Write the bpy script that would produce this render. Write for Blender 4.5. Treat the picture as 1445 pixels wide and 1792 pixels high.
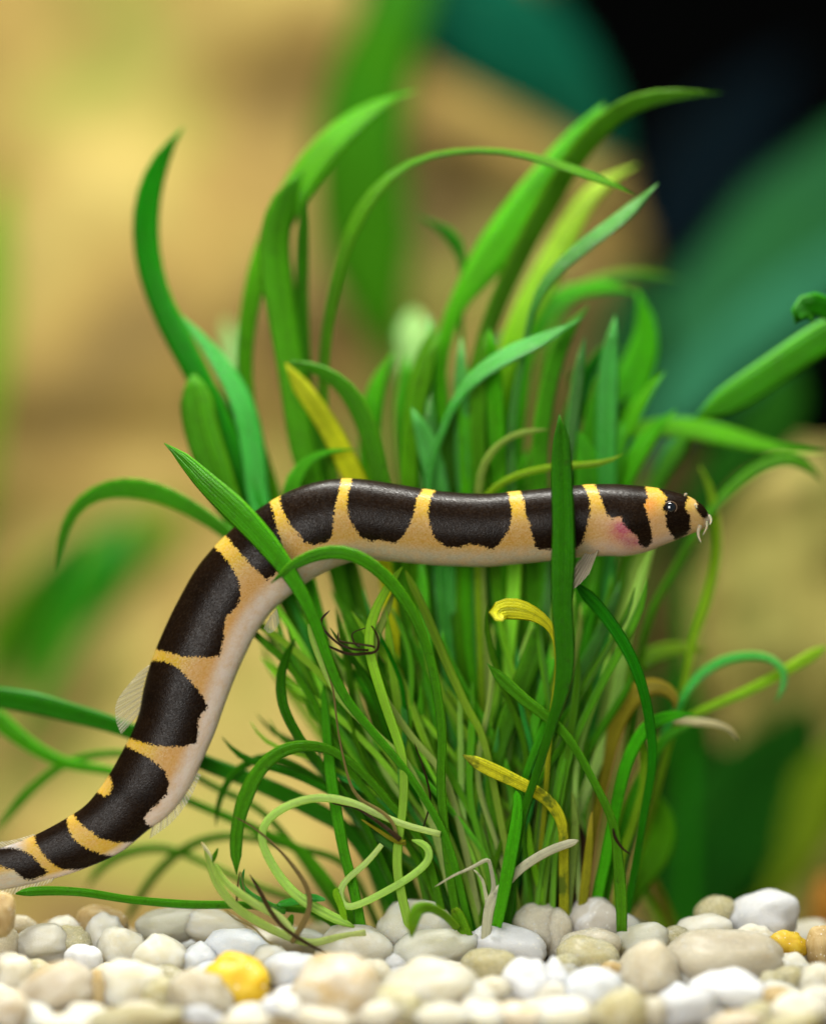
import bpy, bmesh, math, random
import numpy as np
from mathutils import Vector, noise

for o in list(bpy.data.objects):
    bpy.data.objects.remove(o)

SC = bpy.context.scene
COL = SC.collection
SC.unit_settings.system = 'METRIC'
SC.unit_settings.scale_length = 0.01          # one unit is one centimetre

# ------------------------------------------------------------------ camera
S = 0.008            # cm per photograph pixel in the plane of the fish (y = 0)
D = 42.0             # camera to fish
PYH = 1400.0         # photograph row of the horizon
ZC = (1640.0 - PYH) * S
cam_data = bpy.data.cameras.new('camera')
cam = bpy.data.objects.new('camera', cam_data)
COL.objects.link(cam)
cam.location = (0, -D, ZC)
cam.rotation_euler = (math.radians(90), 0, 0)
cam_data.sensor_fit = 'VERTICAL'
cam_data.sensor_height = 24
cam_data.lens = 24 * D / (1792 * S)
cam_data.shift_y = (PYH - 896.0) / 1792.0
cam_data.clip_start = 0.5
cam_data.clip_end = 500
cam_data.dof.use_dof = True
cam_data.dof.focus_distance = D - 0.35
APERTURE = 3.4       # lens opening, cm
cam_data.dof.aperture_fstop = cam_data.lens * 1e-3 / APERTURE
SC.camera = cam

# ------------------------------------------------------------------ world and lamps
world = bpy.data.worlds.new('World')
SC.world = world
world.use_nodes = True
bg = world.node_tree.nodes['Background']
bg.inputs[0].default_value = (0.80, 0.95, 0.85, 1)
bg.inputs[1].default_value = 0.10


def area_lamp(name, loc, target, sx, sy, power, col, spread=180):
    l = bpy.data.lights.new(name, 'AREA')
    l.shape = 'RECTANGLE'
    l.size = sx
    l.size_y = sy
    l.energy = power
    l.color = col
    l.spread = math.radians(spread)
    o = bpy.data.objects.new(name, l)
    COL.objects.link(o)
    o.location = loc
    d = Vector(target) - Vector(loc)
    o.rotation_euler = d.to_track_quat('-Z', 'Y').to_euler()
    return o


area_lamp('tank_lamp', (-1, 0.5, 34), (-0.5, 1.0, 0), 22, 3, 10500, (1.0, 0.98, 0.90), 145)
area_lamp('flash_softbox', (-11, -40, 10), (0, 1, 3), 22, 22, 9600, (1.0, 0.97, 0.92))

SC.view_settings.view_transform = 'Standard'
SC.view_settings.look = 'None'
SC.view_settings.exposure = 0.82
SC.view_settings.gamma = 1.0
SC.view_settings.use_curve_mapping = False
SC.render.engine = 'CYCLES'
SC.cycles.use_denoising = True
SC.cycles.max_bounces = 8
SC.cycles.transparent_max_bounces = 12

# ------------------------------------------------------------------ helpers


def W(px, py, y=0.0):
    """World point (cm) of something that stands at depth y."""
    k = S * (D + y) / D
    return Vector(((px - 722.5) * k, y, ZC + (PYH - py) * k))


def tag(o, label=None, cat=None, group=None, kind=None):
    if label: o['label'] = label
    if cat: o['category'] = cat
    if group: o['group'] = group
    if kind: o['kind'] = kind
    return o


def empty(name, loc=(0, 0, 0)):
    o = bpy.data.objects.new(name, None)
    COL.objects.link(o)
    o.location = loc
    o.empty_display_size = 0.3
    return o


def link_mesh(name, verts, faces, mat, parent=None, uvs=None, smooth=True, origin=None):
    org = Vector(origin) if origin is not None else Vector((0, 0, 0))
    if parent is not None:
        org = Vector(parent.location)
    me = bpy.data.meshes.new(name)
    me.from_pydata([tuple(Vector(v) - org) for v in verts], [], faces)
    if uvs is not None:
        lay = me.uv_layers.new(name='UVMap')
        li = np.empty(len(me.loops), dtype=np.int32)
        me.loops.foreach_get('vertex_index', li)
        arr = np.asarray(uvs, dtype=np.float32)[li]
        lay.data.foreach_set('uv', arr.ravel())
    if smooth:
        me.polygons.foreach_set('use_smooth', [True] * len(me.polygons))
    me.update()
    o = bpy.data.objects.new(name, me)
    COL.objects.link(o)
    if mat: me.materials.append(mat)
    if parent is not None:
        o.parent = parent
    else:
        o.location = org
    return o


def catmull(P, n):
    """P: (k, m) control rows; returns n rows evenly spread along the first three columns."""
    P = np.asarray(P, float)
    if len(P) == 2:
        P = np.vstack([P[0], (P[0] + P[1]) / 2, P[1]])
    Q = np.vstack([2 * P[0] - P[1], P, 2 * P[-1] - P[-2]])
    out = []
    for i in range(1, len(Q) - 2):
        p0, p1, p2, p3 = Q[i - 1:i + 3]
        t = np.linspace(0, 1, 14, endpoint=False)[:, None]
        out.append(0.5 * (2 * p1 + (p2 - p0) * t + (2 * p0 - 5 * p1 + 4 * p2 - p3) * t ** 2 + (3 * p1 - p0 - 3 * p2 + p3) * t ** 3))
    out.append(Q[-2][None])
    R = np.vstack(out)
    seg = np.linalg.norm(np.diff(R[:, :3], axis=0), axis=1)
    s = np.concatenate([[0], np.cumsum(seg)])
    u = np.linspace(0, s[-1], n)
    return np.stack([np.interp(u, s, R[:, c]) for c in range(R.shape[1])], 1)


# ------------------------------------------------------------------ materials
class NT:
    def __init__(self, name):
        self.m = bpy.data.materials.new(name)
        self.m.use_nodes = True
        self.t = self.m.node_tree
        self.t.nodes.clear()
        self.out = self.t.nodes.new('ShaderNodeOutputMaterial')

    def n(self, kind, **kw):
        nd = self.t.nodes.new(kind)
        for k, v in kw.items():
            if k.startswith('i_'):
                key = k[2:]
                key = int(key) if key.isdigit() else key.replace('_', ' ')
                nd.inputs[key].default_value = v
            else:
                setattr(nd, k, v)
        return nd

    def l(self, a, b):
        self.t.links.new(a, b)

    def mix(self, fac, a, b, blend='MIX'):
        nd = self.t.nodes.new('ShaderNodeMix')
        nd.data_type = 'RGBA'
        nd.blend_type = blend
        for sock, v in ((nd.inputs[0], fac), (nd.inputs[6], a), (nd.inputs[7], b)):
            if isinstance(v, (int, float)): sock.default_value = v
            elif isinstance(v, tuple): sock.default_value = v if len(v) == 4 else (*v, 1)
            else: self.l(v, sock)
        return nd.outputs[2]

    def math(self, op, a, b=None, c=None, clamp=False):
        nd = self.t.nodes.new('ShaderNodeMath')
        nd.operation = op
        nd.use_clamp = clamp
        for i, v in enumerate((a, b, c)):
            if v is None: continue
            if isinstance(v, (int, float)): nd.inputs[i].default_value = v
            else: self.l(v, nd.inputs[i])
        return nd.outputs[0]

    def ramp(self, fac, stops):
        nd = self.t.nodes.new('ShaderNodeValToRGB')
        e = nd.color_ramp.elements
        while len(e) < len(stops): e.new(0.5)
        for el, (p, c) in zip(e, stops):
            el.position = p
            el.color = (*c, 1) if len(c) == 3 else c
        self.l(fac, nd.inputs[0])
        return nd.outputs[0]

    def noise(self, scale, detail=3, rough=0.55, coord='Object', vec=None, dist=0.0):
        if vec is None:
            vec = self.n('ShaderNodeTexCoord').outputs[coord]
        nd = self.n('ShaderNodeTexNoise')
        nd.inputs['Scale'].default_value = scale
        nd.inputs['Detail'].default_value = detail
        nd.inputs['Roughness'].default_value = rough
        nd.inputs['Distortion'].default_value = dist
        self.l(vec, nd.inputs['Vector'])
        return nd.outputs['Fac']


def leaf_material(name, base, tip=None, mid=None, trans=0.30, rough=0.32, speck=0.5, spots=None, tip_at=0.8, spec=0.09, hue=-0.002, patchy=1.6, mott=0.55, dirty=1.0):
    """v runs 0 at the root to 1 at the tip, u across the blade."""
    t = NT(name)
    tc = t.n('ShaderNodeTexCoord')
    uv = tc.outputs['UV']
    sep = t.n('ShaderNodeSeparateXYZ'); t.l(uv, sep.inputs[0])
    tip = tip or base
    mid = mid or base
    col = t.ramp(sep.outputs[1], [(0.0, base), (tip_at * 0.75, mid), (tip_at, mid), (1.0, tip)])
    # cloudy tone, veins along the blade, fine grain of cells
    big = t.noise(patchy, 3, coord='Object')
    col = t.mix(t.math('MULTIPLY', t.math('MULTIPLY_ADD', big, 2.0, -0.5, clamp=True), mott), col, tuple(c * 0.45 for c in base[:3]))
    vv = t.n('ShaderNodeMapping'); vv.inputs['Scale'].default_value = (11, 0.5, 1)
    t.l(uv, vv.inputs[0])
    veins = t.noise(3.0, 2, vec=vv.outputs[0])
    col = t.mix(t.math('MULTIPLY', t.math('SUBTRACT', veins, 0.46, clamp=True), 2.6, clamp=True), col, (min(1, mid[0] * 1.5 + 0.01), min(1, mid[1] * 1.4), mid[2]))
    cells = t.n('ShaderNodeTexVoronoi'); cells.inputs['Scale'].default_value = 34
    t.l(tc.outputs['Object'], cells.inputs['Vector'])
    dots = t.math('LESS_THAN', cells.outputs['Distance'], 0.30)
    grain = t.noise(19, 3, 0.7, coord='Object')
    dotf = t.math('MULTIPLY', dots, t.math('MULTIPLY', t.math('SUBTRACT', grain, 0.40, clamp=True), 5.0 * speck, clamp=True))
    col = t.mix(t.math('MULTIPLY', dotf, 0.85), col, (min(1, mid[0] * 1.7 + 0.03), min(1, mid[1] * 1.5 + 0.04), mid[2] * 1.3))
    col = t.mix(t.math('MULTIPLY', t.math('SUBTRACT', 0.46, grain, clamp=True), 2.6 * speck), col, tuple(c * 0.35 for c in base[:3]))
    jag = t.math('MULTIPLY', t.noise(2.5, 2, coord='Object'), 1.2)
    stri = t.math('SINE', t.math('MULTIPLY_ADD', sep.outputs[0], 44.0, jag))
    col = t.mix(t.math('MULTIPLY', t.math('SUBTRACT', stri, 0.35, clamp=True), 0.55 * min(1, speck * 2)), col, tuple(c * 0.45 for c in base[:3]))
    rib = t.math('POWER', t.math('ABSOLUTE', t.math('MULTIPLY_ADD', sep.outputs[0], 2.0, -1.0)), 0.4)
    col = t.mix(t.math('MULTIPLY', t.math('SUBTRACT', 0.5, rib, clamp=True), 0.9), col, tuple(c * 0.55 for c in base[:3]))
    edge = t.math('MULTIPLY', t.math('SUBTRACT', t.math('ABSOLUTE', t.math('MULTIPLY_ADD', sep.outputs[0], 2.0, -1.0)), 0.80, clamp=True), 3.0, clamp=True)
    col = t.mix(t.math('MULTIPLY', edge, 0.9 * min(1, speck * 2)), col, (min(1, mid[0] * 2.0 + 0.03), min(1, mid[1] * 1.5), mid[2] * 1.5))
    dirt = t.noise(6, 5, 0.75, coord='Object')
    col = t.mix(t.math('MULTIPLY', t.math('SUBTRACT', dirt, 0.57, clamp=True), 3.5 * dirty, clamp=True), col, (0.035, 0.045, 0.010))
    if spots:
        sm = t.noise(3.4, 3, 0.6, coord='Object')
        col = t.mix(t.math('MULTIPLY', t.math('SUBTRACT', sm, 0.53, clamp=True), 9, clamp=True), col, spots)
    inf = t.n('ShaderNodeObjectInfo')
    hsv = t.n('ShaderNodeHueSaturation')
    hsv.inputs['Hue'].default_value = 0.5
    t.l(t.math('MULTIPLY_ADD', inf.outputs['Random'], 0.5, 0.74), hsv.inputs['Value'])
    t.l(t.math('MULTIPLY_ADD', inf.outputs['Random'], 0.028, 0.486 + hue), hsv.inputs['Hue'])
    t.l(col, hsv.inputs['Color'])
    col = hsv.outputs[0]
    p = t.n('ShaderNodeBsdfPrincipled')
    t.l(col, p.inputs['Base Color'])
    rn = t.math('MULTIPLY_ADD', big, 0.25, rough - 0.1)
    t.l(rn, p.inputs['Roughness'])
    p.inputs['Specular IOR Level'].default_value = spec
    bump = t.n('ShaderNodeBump'); bump.inputs['Strength'].default_value = 0.7; bump.inputs['Distance'].default_value = 0.025
    t.l(t.math('ADD', t.math('MULTIPLY_ADD', cells.outputs['Distance'], 0.7, t.math('MULTIPLY', stri, -0.35)), t.math('MULTIPLY', veins, 1.0)), bump.inputs['Height'])
    t.l(bump.outputs[0], p.inputs['Normal'])
    tr = t.n('ShaderNodeBsdfTranslucent')
    t.l(t.mix(1.0, col, (1.35, 1.3, 0.6), 'MULTIPLY'), tr.inputs[0])
    mx = t.n('ShaderNodeMixShader'); mx.inputs[0].default_value = trans
    t.l(p.outputs[0], mx.inputs[1]); t.l(tr.outputs[0], mx.inputs[2])
    t.l(mx.outputs[0], t.out.inputs[0])
    return t.m


LM = {
    'mid': leaf_material('leaf_green', (0.10, 0.34, 0.010), (0.060, 0.31, 0.010), (0.065, 0.34, 0.006), trans=0.32),
    'bright': leaf_material('leaf_bright_green', (0.13, 0.44, 0.010), (0.08, 0.42, 0.008), (0.09, 0.46, 0.006), trans=0.45),
    'dark': leaf_material('leaf_dark_green', (0.040, 0.22, 0.004), (0.016, 0.18, 0.003), (0.020, 0.22, 0.002), trans=0.3),
    'teal': leaf_material('leaf_blue_green', (0.08, 0.38, 0.020), (0.10, 0.46, 0.10), (0.055, 0.40, 0.045), rough=0.26, spec=0.35),
    'pale': leaf_material('runner_pale_green', (0.50, 0.66, 0.20), (0.36, 0.58, 0.08), (0.36, 0.60, 0.09), trans=0.4, hue=0.006),
    'lime': leaf_material('stalk_lime', (0.30, 0.60, 0.025), (0.36, 0.62, 0.02), (0.33, 0.66, 0.02), trans=0.42, hue=0.004),
    'frost': leaf_material('leaf_frosted_tip', (0.10, 0.42, 0.03), (0.42, 0.62, 0.26), (0.16, 0.48, 0.10), tip_at=0.55),
    'stem_green': leaf_material('stem_fresh_green', (0.26, 0.58, 0.05), (0.09, 0.44, 0.008), (0.13, 0.52, 0.010), trans=0.42, speck=0.2, mott=0.3, dirty=0.35, spec=0.3, rough=0.3),
    'stem_lime': leaf_material('stem_fresh_lime', (0.52, 0.76, 0.14), (0.30, 0.64, 0.02), (0.38, 0.74, 0.03), trans=0.45, speck=0.2, mott=0.3, dirty=0.35, spec=0.3, rough=0.3, hue=0.004),
    'stem_pale': leaf_material('stem_whitish_green', (0.72, 0.82, 0.36), (0.40, 0.66, 0.08), (0.52, 0.76, 0.16), trans=0.45, speck=0.2, mott=0.3, dirty=0.35, spec=0.3, rough=0.3, hue=0.006),
    'yellow': leaf_material('leaf_yellow', (0.60, 0.80, 0.02), (0.96, 1.0, 0.06), (0.90, 1.0, 0.03), trans=0.55, speck=0.2, hue=0.006),
    'yellowtip': leaf_material('leaf_yellow_tipped', (0.14, 0.45, 0.012), (0.82, 0.82, 0.12), (0.30, 0.62, 0.012), trans=0.45, tip_at=0.72, hue=0.006),
    'dying': leaf_material('leaf_olive_dying', (0.26, 0.26, 0.018), (0.66, 0.50, 0.08), (0.38, 0.34, 0.02), trans=0.4, hue=0.006),
    'spotted': leaf_material('leaf_yellow_spotted', (0.12, 0.15, 0.012), (0.84, 0.72, 0.05), (0.80, 0.68, 0.025), spots=(0.13, 0.17, 0.015), tip_at=0.85, hue=0.006),
    'goldcurl': leaf_material('leaf_gold', (0.13, 0.24, 0.015), (0.84, 0.72, 0.14), (0.72, 0.60, 0.025), trans=0.4, speck=0.25, hue=0.006, tip_at=0.95),
    'white': leaf_material('runner_white', (0.82, 0.80, 0.58), (0.90, 0.87, 0.66), (0.88, 0.85, 0.62), trans=0.3, speck=0.25, hue=0.006),
    'husk': leaf_material('leaf_husk', (0.58, 0.52, 0.32), (0.50, 0.36, 0.16), (0.70, 0.64, 0.46), trans=0.4, speck=0.25, hue=0.006),
    'olive': leaf_material('leaf_olive', (0.17, 0.32, 0.012), (0.24, 0.32, 0.012), (0.14, 0.34, 0.010), trans=0.35),
    'root': leaf_material('root_brown', (0.040, 0.022, 0.008), (0.03, 0.015, 0.006), (0.045, 0.024, 0.008), trans=0.0, speck=0, spec=0.15, hue=0.006),
    'rootpale': leaf_material('root_pale_brown', (0.34, 0.26, 0.08), (0.16, 0.10, 0.03), (0.28, 0.22, 0.07), trans=0.2, speck=0, spec=0.2, hue=0.006),
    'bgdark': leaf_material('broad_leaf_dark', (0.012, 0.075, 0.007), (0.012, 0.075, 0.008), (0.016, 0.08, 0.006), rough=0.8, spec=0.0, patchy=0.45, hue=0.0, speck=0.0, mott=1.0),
    'bgnavyshade': leaf_material('broad_leaf_navy_shade', (0.001, 0.006, 0.010), (0.001, 0.006, 0.010), (0.001, 0.006, 0.010), rough=0.9, trans=0.0, speck=0, spec=0.0),  # deep shade on the far leaf is put into its colour
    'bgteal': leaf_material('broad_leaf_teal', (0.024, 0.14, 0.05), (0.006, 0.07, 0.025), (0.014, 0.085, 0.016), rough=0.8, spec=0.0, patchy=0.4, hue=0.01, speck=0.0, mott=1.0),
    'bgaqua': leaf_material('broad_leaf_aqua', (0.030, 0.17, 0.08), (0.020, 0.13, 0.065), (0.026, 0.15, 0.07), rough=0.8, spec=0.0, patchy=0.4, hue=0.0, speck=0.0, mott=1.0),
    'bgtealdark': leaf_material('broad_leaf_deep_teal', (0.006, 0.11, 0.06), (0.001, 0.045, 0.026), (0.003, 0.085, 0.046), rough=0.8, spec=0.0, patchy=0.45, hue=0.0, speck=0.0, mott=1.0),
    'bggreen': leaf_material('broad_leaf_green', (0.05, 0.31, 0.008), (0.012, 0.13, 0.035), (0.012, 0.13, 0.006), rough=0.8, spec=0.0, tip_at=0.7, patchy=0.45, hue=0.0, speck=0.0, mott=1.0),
    'bglime': leaf_material('broad_leaf_lime', (0.17, 0.24, 0.012), (0.18, 0.25, 0.012), (0.17, 0.25, 0.012), rough=0.8, spec=0.0, patchy=0.45, hue=0.0, speck=0.0, mott=1.0),
}


def pebble_material(name, c1, c2, sss=0.6, rough=0.35, patch=None, glass=0.0):
    t = NT(name)
    tc = t.n('ShaderNodeTexCoord')
    inf = t.n('ShaderNodeObjectInfo')
    add = t.n('ShaderNodeVectorMath'); add.operation = 'ADD'
    t.l(tc.outputs['Object'], add.inputs[0])
    sc = t.n('ShaderNodeVectorMath'); sc.operation = 'SCALE'
    cmb = t.n('ShaderNodeCombineXYZ')
    for i in range(3): t.l(inf.outputs['Random'], cmb.inputs[i])
    t.l(cmb.outputs[0], sc.inputs[0]); sc.inputs['Scale'].default_value = 37
    t.l(sc.outputs[0], add.inputs[1])
    v = add.outputs[0]
    f = t.noise(1.6, 4, 0.55, vec=v, dist=0.6)
    col = t.ramp(f, [(0.32, c1), (0.68, c2)])
    if patch:
        f2 = t.noise(1.1, 3, 0.5, vec=v, dist=1.0)
        col = t.mix(t.math('MULTIPLY', t.math('SUBTRACT', f2, 0.50, clamp=True), 6, clamp=True), col, patch)
    fine = t.noise(6, 5, 0.7, vec=v)
    col = t.mix(t.math('MULTIPLY', t.math('SUBTRACT', fine, 0.56, clamp=True), 0.9), col, tuple(x * 0.72 for x in c1))
    glint = t.n('ShaderNodeTexVoronoi'); glint.inputs['Scale'].default_value = 3.2
    t.l(v, glint.inputs['Vector'])
    col = t.mix(t.math('MULTIPLY', t.math('LESS_THAN', glint.outputs['Distance'], 0.16), 0.7), col, (0.95, 0.93, 0.86))  # small white dots painted on the stone as glints
    hsv = t.n('ShaderNodeHueSaturation')
    t.l(col, hsv.inputs['Color'])
    t.l(t.math('MULTIPLY_ADD', inf.outputs['Random'], 0.24, 0.56), hsv.inputs['Value'])
    col = hsv.outputs[0]
    stain = t.noise(2.6, 6, 0.75, vec=v, dist=0.8)
    col = t.mix(t.math('MULTIPLY', t.math('SUBTRACT', stain, 0.58, clamp=True), 2.0, clamp=True), col, (c1[0] * 0.62, c1[1] * 0.50, c1[2] * 0.30))
    p = t.n('ShaderNodeBsdfPrincipled')
    t.l(col, p.inputs['Base Color'])
    p.inputs['Coat Weight'].default_value = 0.12
    p.inputs['Coat Roughness'].default_value = 0.25
    p.inputs['Subsurface Weight'].default_value = sss
    p.inputs['Subsurface Radius'].default_value = (0.45, 0.40, 0.30)
    p.inputs['Subsurface Scale'].default_value = 1.3
    p.inputs['Transmission Weight'].default_value = glass
    p.inputs['IOR'].default_value = 1.22
    t.l(t.math('MULTIPLY_ADD', fine, 0.4, rough - 0.22), p.inputs['Roughness'])
    bump = t.n('ShaderNodeBump'); bump.inputs['Strength'].default_value = 0.38; bump.inputs['Distance'].default_value = 0.05
    pit = t.noise(16, 5, 0.65, vec=v)
    t.l(pit, bump.inputs['Height'])
    t.l(bump.outputs[0], p.inputs['Normal'])
    if glass > 0:
        tr = t.n('ShaderNodeBsdfTranslucent'); t.l(col, tr.inputs[0])
        ms = t.n('ShaderNodeMixShader'); ms.inputs[0].default_value = 0.12
        t.l(p.outputs[0], ms.inputs[1]); t.l(tr.outputs[0], ms.inputs[2])
        t.l(ms.outputs[0], t.out.inputs[0])
    else:
        t.l(p.outputs[0], t.out.inputs[0])
    return t.m


PM = {
    'white': pebble_material('pebble_white', (0.74, 0.75, 0.76), (0.86, 0.86, 0.86), 0.5, 0.3),
    'grey': pebble_material('pebble_grey_quartz', (0.94, 0.87, 0.66), (1.0, 0.97, 0.84), 1.0, 0.24, glass=0.06),
    'blue': pebble_material('pebble_bluish_white', (0.74, 0.78, 0.82), (0.84, 0.86, 0.88), 0.8),
    'cream': pebble_material('pebble_cream', (0.82, 0.75, 0.56), (0.90, 0.85, 0.72), 0.7),
    'ivory': pebble_material('pebble_ivory', (0.86, 0.82, 0.66), (0.91, 0.88, 0.78), 0.6),
    'peach': pebble_material('pebble_peach', (0.82, 0.70, 0.52), (0.88, 0.82, 0.68), 0.7, patch=(0.74, 0.55, 0.28)),
    'yellow': pebble_material('pebble_yellow', (0.76, 0.46, 0.02), (0.86, 0.60, 0.05), 0.5, 0.26),
    'butter': pebble_material('pebble_pale_yellow', (0.80, 0.71, 0.38), (0.86, 0.80, 0.54), 0.8, 0.28, glass=0.25),
    'taupe': pebble_material('pebble_taupe', (0.84, 0.74, 0.54), (0.94, 0.86, 0.68), 0.9, 0.28, glass=0.12),
    'brown': pebble_material('pebble_brown', (0.46, 0.31, 0.12), (0.66, 0.50, 0.25), 0.6),
    'green': pebble_material('pebble_greenish_quartz', (0.88, 0.87, 0.68), (0.97, 0.95, 0.80), 1.0, 0.22, glass=0.10),
    'banded': pebble_material('pebble_grey_white_band', (0.64, 0.59, 0.50), (0.72, 0.67, 0.58), 0.6, patch=(0.86, 0.86, 0.86)),
}


def simple(name, col, rough=0.5, var=0.4, scale=1.0, spec=0.3, bump=0.0, bscale=6):
    t = NT(name)
    f = t.noise(scale, 4, 0.6, coord='Object')
    c = t.ramp(f, [(0.3, tuple(x * (1 - var) for x in col)), (0.7, tuple(min(1, x * (1 + var * 0.5)) for x in col))])
    p = t.n('ShaderNodeBsdfPrincipled')
    t.l(c, p.inputs['Base Color'])
    p.inputs['Roughness'].default_value = rough
    p.inputs['Specular IOR Level'].default_value = spec
    if bump:
        b = t.n('ShaderNodeBump'); b.inputs['Strength'].default_value = bump; b.inputs['Distance'].default_value = 0.2
        t.l(t.noise(bscale, 5, 0.65, coord='Object'), b.inputs['Height'])
        t.l(b.outputs[0], p.inputs['Normal'])
    t.l(p.outputs[0], t.out.inputs[0])
    return t.m


def rock_material():
    t = NT('ochre_sandstone')
    tc = t.n('ShaderNodeTexCoord')
    f = t.noise(0.20, 4, 0.5, coord='Object', dist=0.4)
    col = t.ramp(f, [(0.36, (0.10, 0.062, 0.009)), (0.50, (0.23, 0.15, 0.027)), (0.62, (0.33, 0.25, 0.060)), (0.78, (0.37, 0.29, 0.075))])
    f2 = t.noise(2.4, 5, 0.7, coord='Object')
    col = t.mix(t.math('MULTIPLY', t.math('SUBTRACT', f2, 0.5, clamp=True), 1.5), col, (0.18, 0.11, 0.03))
    alg = t.noise(0.34, 4, 0.55, coord='Object', dist=0.5)
    col = t.mix(t.math('MULTIPLY', t.math('SUBTRACT', alg, 0.50, clamp=True), 4, clamp=True), col, (0.17, 0.20, 0.022))
    p = t.n('ShaderNodeBsdfPrincipled')
    t.l(col, p.inputs['Base Color'])
    p.inputs['Roughness'].default_value = 0.85
    b = t.n('ShaderNodeBump'); b.inputs['Strength'].default_value = 0.6; b.inputs['Distance'].default_value = 0.2
    t.l(f2, b.inputs['Height']); t.l(b.outputs[0], p.inputs['Normal'])
    t.l(p.outputs[0], t.out.inputs[0])
    return t.m


def wood_material():
    t = NT('driftwood')
    tc = t.n('ShaderNodeTexCoord')
    mp = t.n('ShaderNodeMapping'); mp.inputs['Scale'].default_value = (1.3, 1.3, 0.16)
    t.l(tc.outputs['Object'], mp.inputs[0])
    f = t.noise(0.9, 5, 0.6, vec=mp.outputs[0], dist=0.4)
    col = t.ramp(f, [(0.36, (0.12, 0.15, 0.015)), (0.50, (0.34, 0.29, 0.062)), (0.66, (0.54, 0.43, 0.13))])
    p = t.n('ShaderNodeBsdfPrincipled')
    t.l(col, p.inputs['Base Color'])
    p.inputs['Roughness'].default_value = 0.8
    b = t.n('ShaderNodeBump'); b.inputs['Strength'].default_value = 0.7; b.inputs['Distance'].default_value = 0.15
    t.l(f, b.inputs['Height']); t.l(b.outputs[0], p.inputs['Normal'])
    t.l(p.outputs[0], t.out.inputs[0])
    return t.m


# ------------------------------------------------------------------ the setting: tank back wall and gravel bed
def gravel_z(y):
    """Height of the gravel bed: level behind the plant, falling away towards the front glass."""
    if y > 0.8: return max(-0.5, -0.12 * (y - 0.8))
    if y > -0.6: return 0.0
    d = -0.6 - y
    return -0.38 * d if d < 4 else -1.52 - 0.3 * (d - 4)


black = simple('black_back_glass', (0.0015, 0.0016, 0.0016), 0.95, 0.2, 0.1, 0.0)
wall = link_mesh('back_wall', [(-60, 26, -4), (60, 26, -4), (60, 26, 50), (-60, 26, 50), (-60, 27, -4), (60, 27, -4), (60, 27, 50), (-60, 27, 50)],
                 [(0, 1, 2, 3), (5, 4, 7, 6), (0, 4, 5, 1), (3, 2, 6, 7), (0, 3, 7, 4), (1, 5, 6, 2)], black, smooth=False)
tag(wall, kind='structure')

gv, gf = [], []
ys = np.concatenate([np.linspace(-6, 9, 80), np.linspace(9.4, 25.9, 24)])
xs = np.linspace(-26, 26, 150)
for j, y in enumerate(ys):
    for i, x in enumerate(xs):
        gv.append((x, y, gravel_z(y) - 0.42 + 0.16 * noise.noise(Vector((x * 1.7, y * 1.7, 3.1)))))
nx = len(xs)
for j in range(len(ys) - 1):
    for i in range(nx - 1):
        a = j * nx + i
        gf.append((a, a + 1, a + nx + 1, a + nx))
bed = link_mesh('gravel_bed', gv, gf, simple('gravel_bed_fines', (0.24, 0.18, 0.09), 0.8, 0.5, 2.5, 0.2, 0.8, 9))
tag(bed, kind='structure')

# ------------------------------------------------------------------ rock and driftwood behind


def lofted(name, rows, mat, amp, freq, seed, expo=0.7, n=72, fine=0.25):
    """rows: (z, x_left, x_right, y_front, y_back); a closed, lumpy body."""
    verts, faces = [], []
    R = catmull([[r[0], 0, 0, *r[1:]] for r in rows], 70)
    for r in R:
        z, xl, xr, yf, yb = r[0], r[3], r[4], r[5], r[6]
        cx, cy, rx, ry = (xl + xr) / 2, (yf + yb) / 2, (xr - xl) / 2, (yb - yf) / 2
        for k in range(n):
            a = 2 * math.pi * k / n
            c, s_ = math.cos(a), math.sin(a)
            x = cx + rx * math.copysign(abs(c) ** expo, c)
            y = cy + ry * math.copysign(abs(s_) ** expo, s_)
            p = Vector((x, y, z))
            d = noise.noise(p * freq + Vector((seed, 0, 0))) * amp + noise.noise(p * freq * 3.3 + Vector((0, seed, 0))) * amp * fine
            nrm = Vector((c, s_, 0)).normalized()
            p += nrm * d
            p.z += 0.3 * d
            verts.append(p)
    m = len(R)
    for j in range(m - 1):
        for k in range(n):
            k2 = (k + 1) % n
            faces.append((j * n + k, j * n + k2, (j + 1) * n + k2, (j + 1) * n + k))
    faces.append(tuple(range(n - 1, -1, -1)))
    faces.append(tuple((m - 1) * n + k for k in range(n)))
    return link_mesh(name, verts, faces, mat, origin=(R[0][3] / 2 + R[0][4] / 2, R[0][5], R[0][0]))


def zx(px, py, y):
    p = W(px, py, y)
    return p.z, p.x


YR = 16.0
rk = []
for px, py, yf in ((1330, 1665, 8.5), (1330, 1570, 10.2), (1330, 1450, 12.4), (1310, 1200, 14.6), (1290, 980, 15.4), (1240, 760, 15.8), (1150, 520, 16.0), (1110, 380, 16.2), (1080, 250, 16.5),
                   (1010, 90, 16.8), (930, -60, 17.0), (860, -220, 17.4)):
    z, x = zx(px, py, YR)
    rk.append((z, -17.0, x, yf, 22.0))
rock = lofted('sandstone_rock', rk, rock_material(), 1.3, 0.23, 4.7, fine=0.35)
tag(rock, 'big ochre sandstone rock standing behind the grassy plant', 'rock')

wrows = []
for px0, px1, py in ((1210, 1640, 1640), (1220, 1640, 1400), (1200, 1620, 1150), (1215, 1600, 980), (1240, 1570, 860), (1290, 1520, 800)):
    z, xl = zx(px0, py, 14)
    _, xr = zx(px1, py, 14)
    wrows.append((z, xl, xr, 12.6, 15.4))
wood = lofted('driftwood_stump', wrows, wood_material(), 0.45, 0.5, 9.2, expo=0.85, n=56, fine=0.5)
tag(wood, 'tan streaked driftwood stump beside the sandstone rock', 'driftwood')

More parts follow.
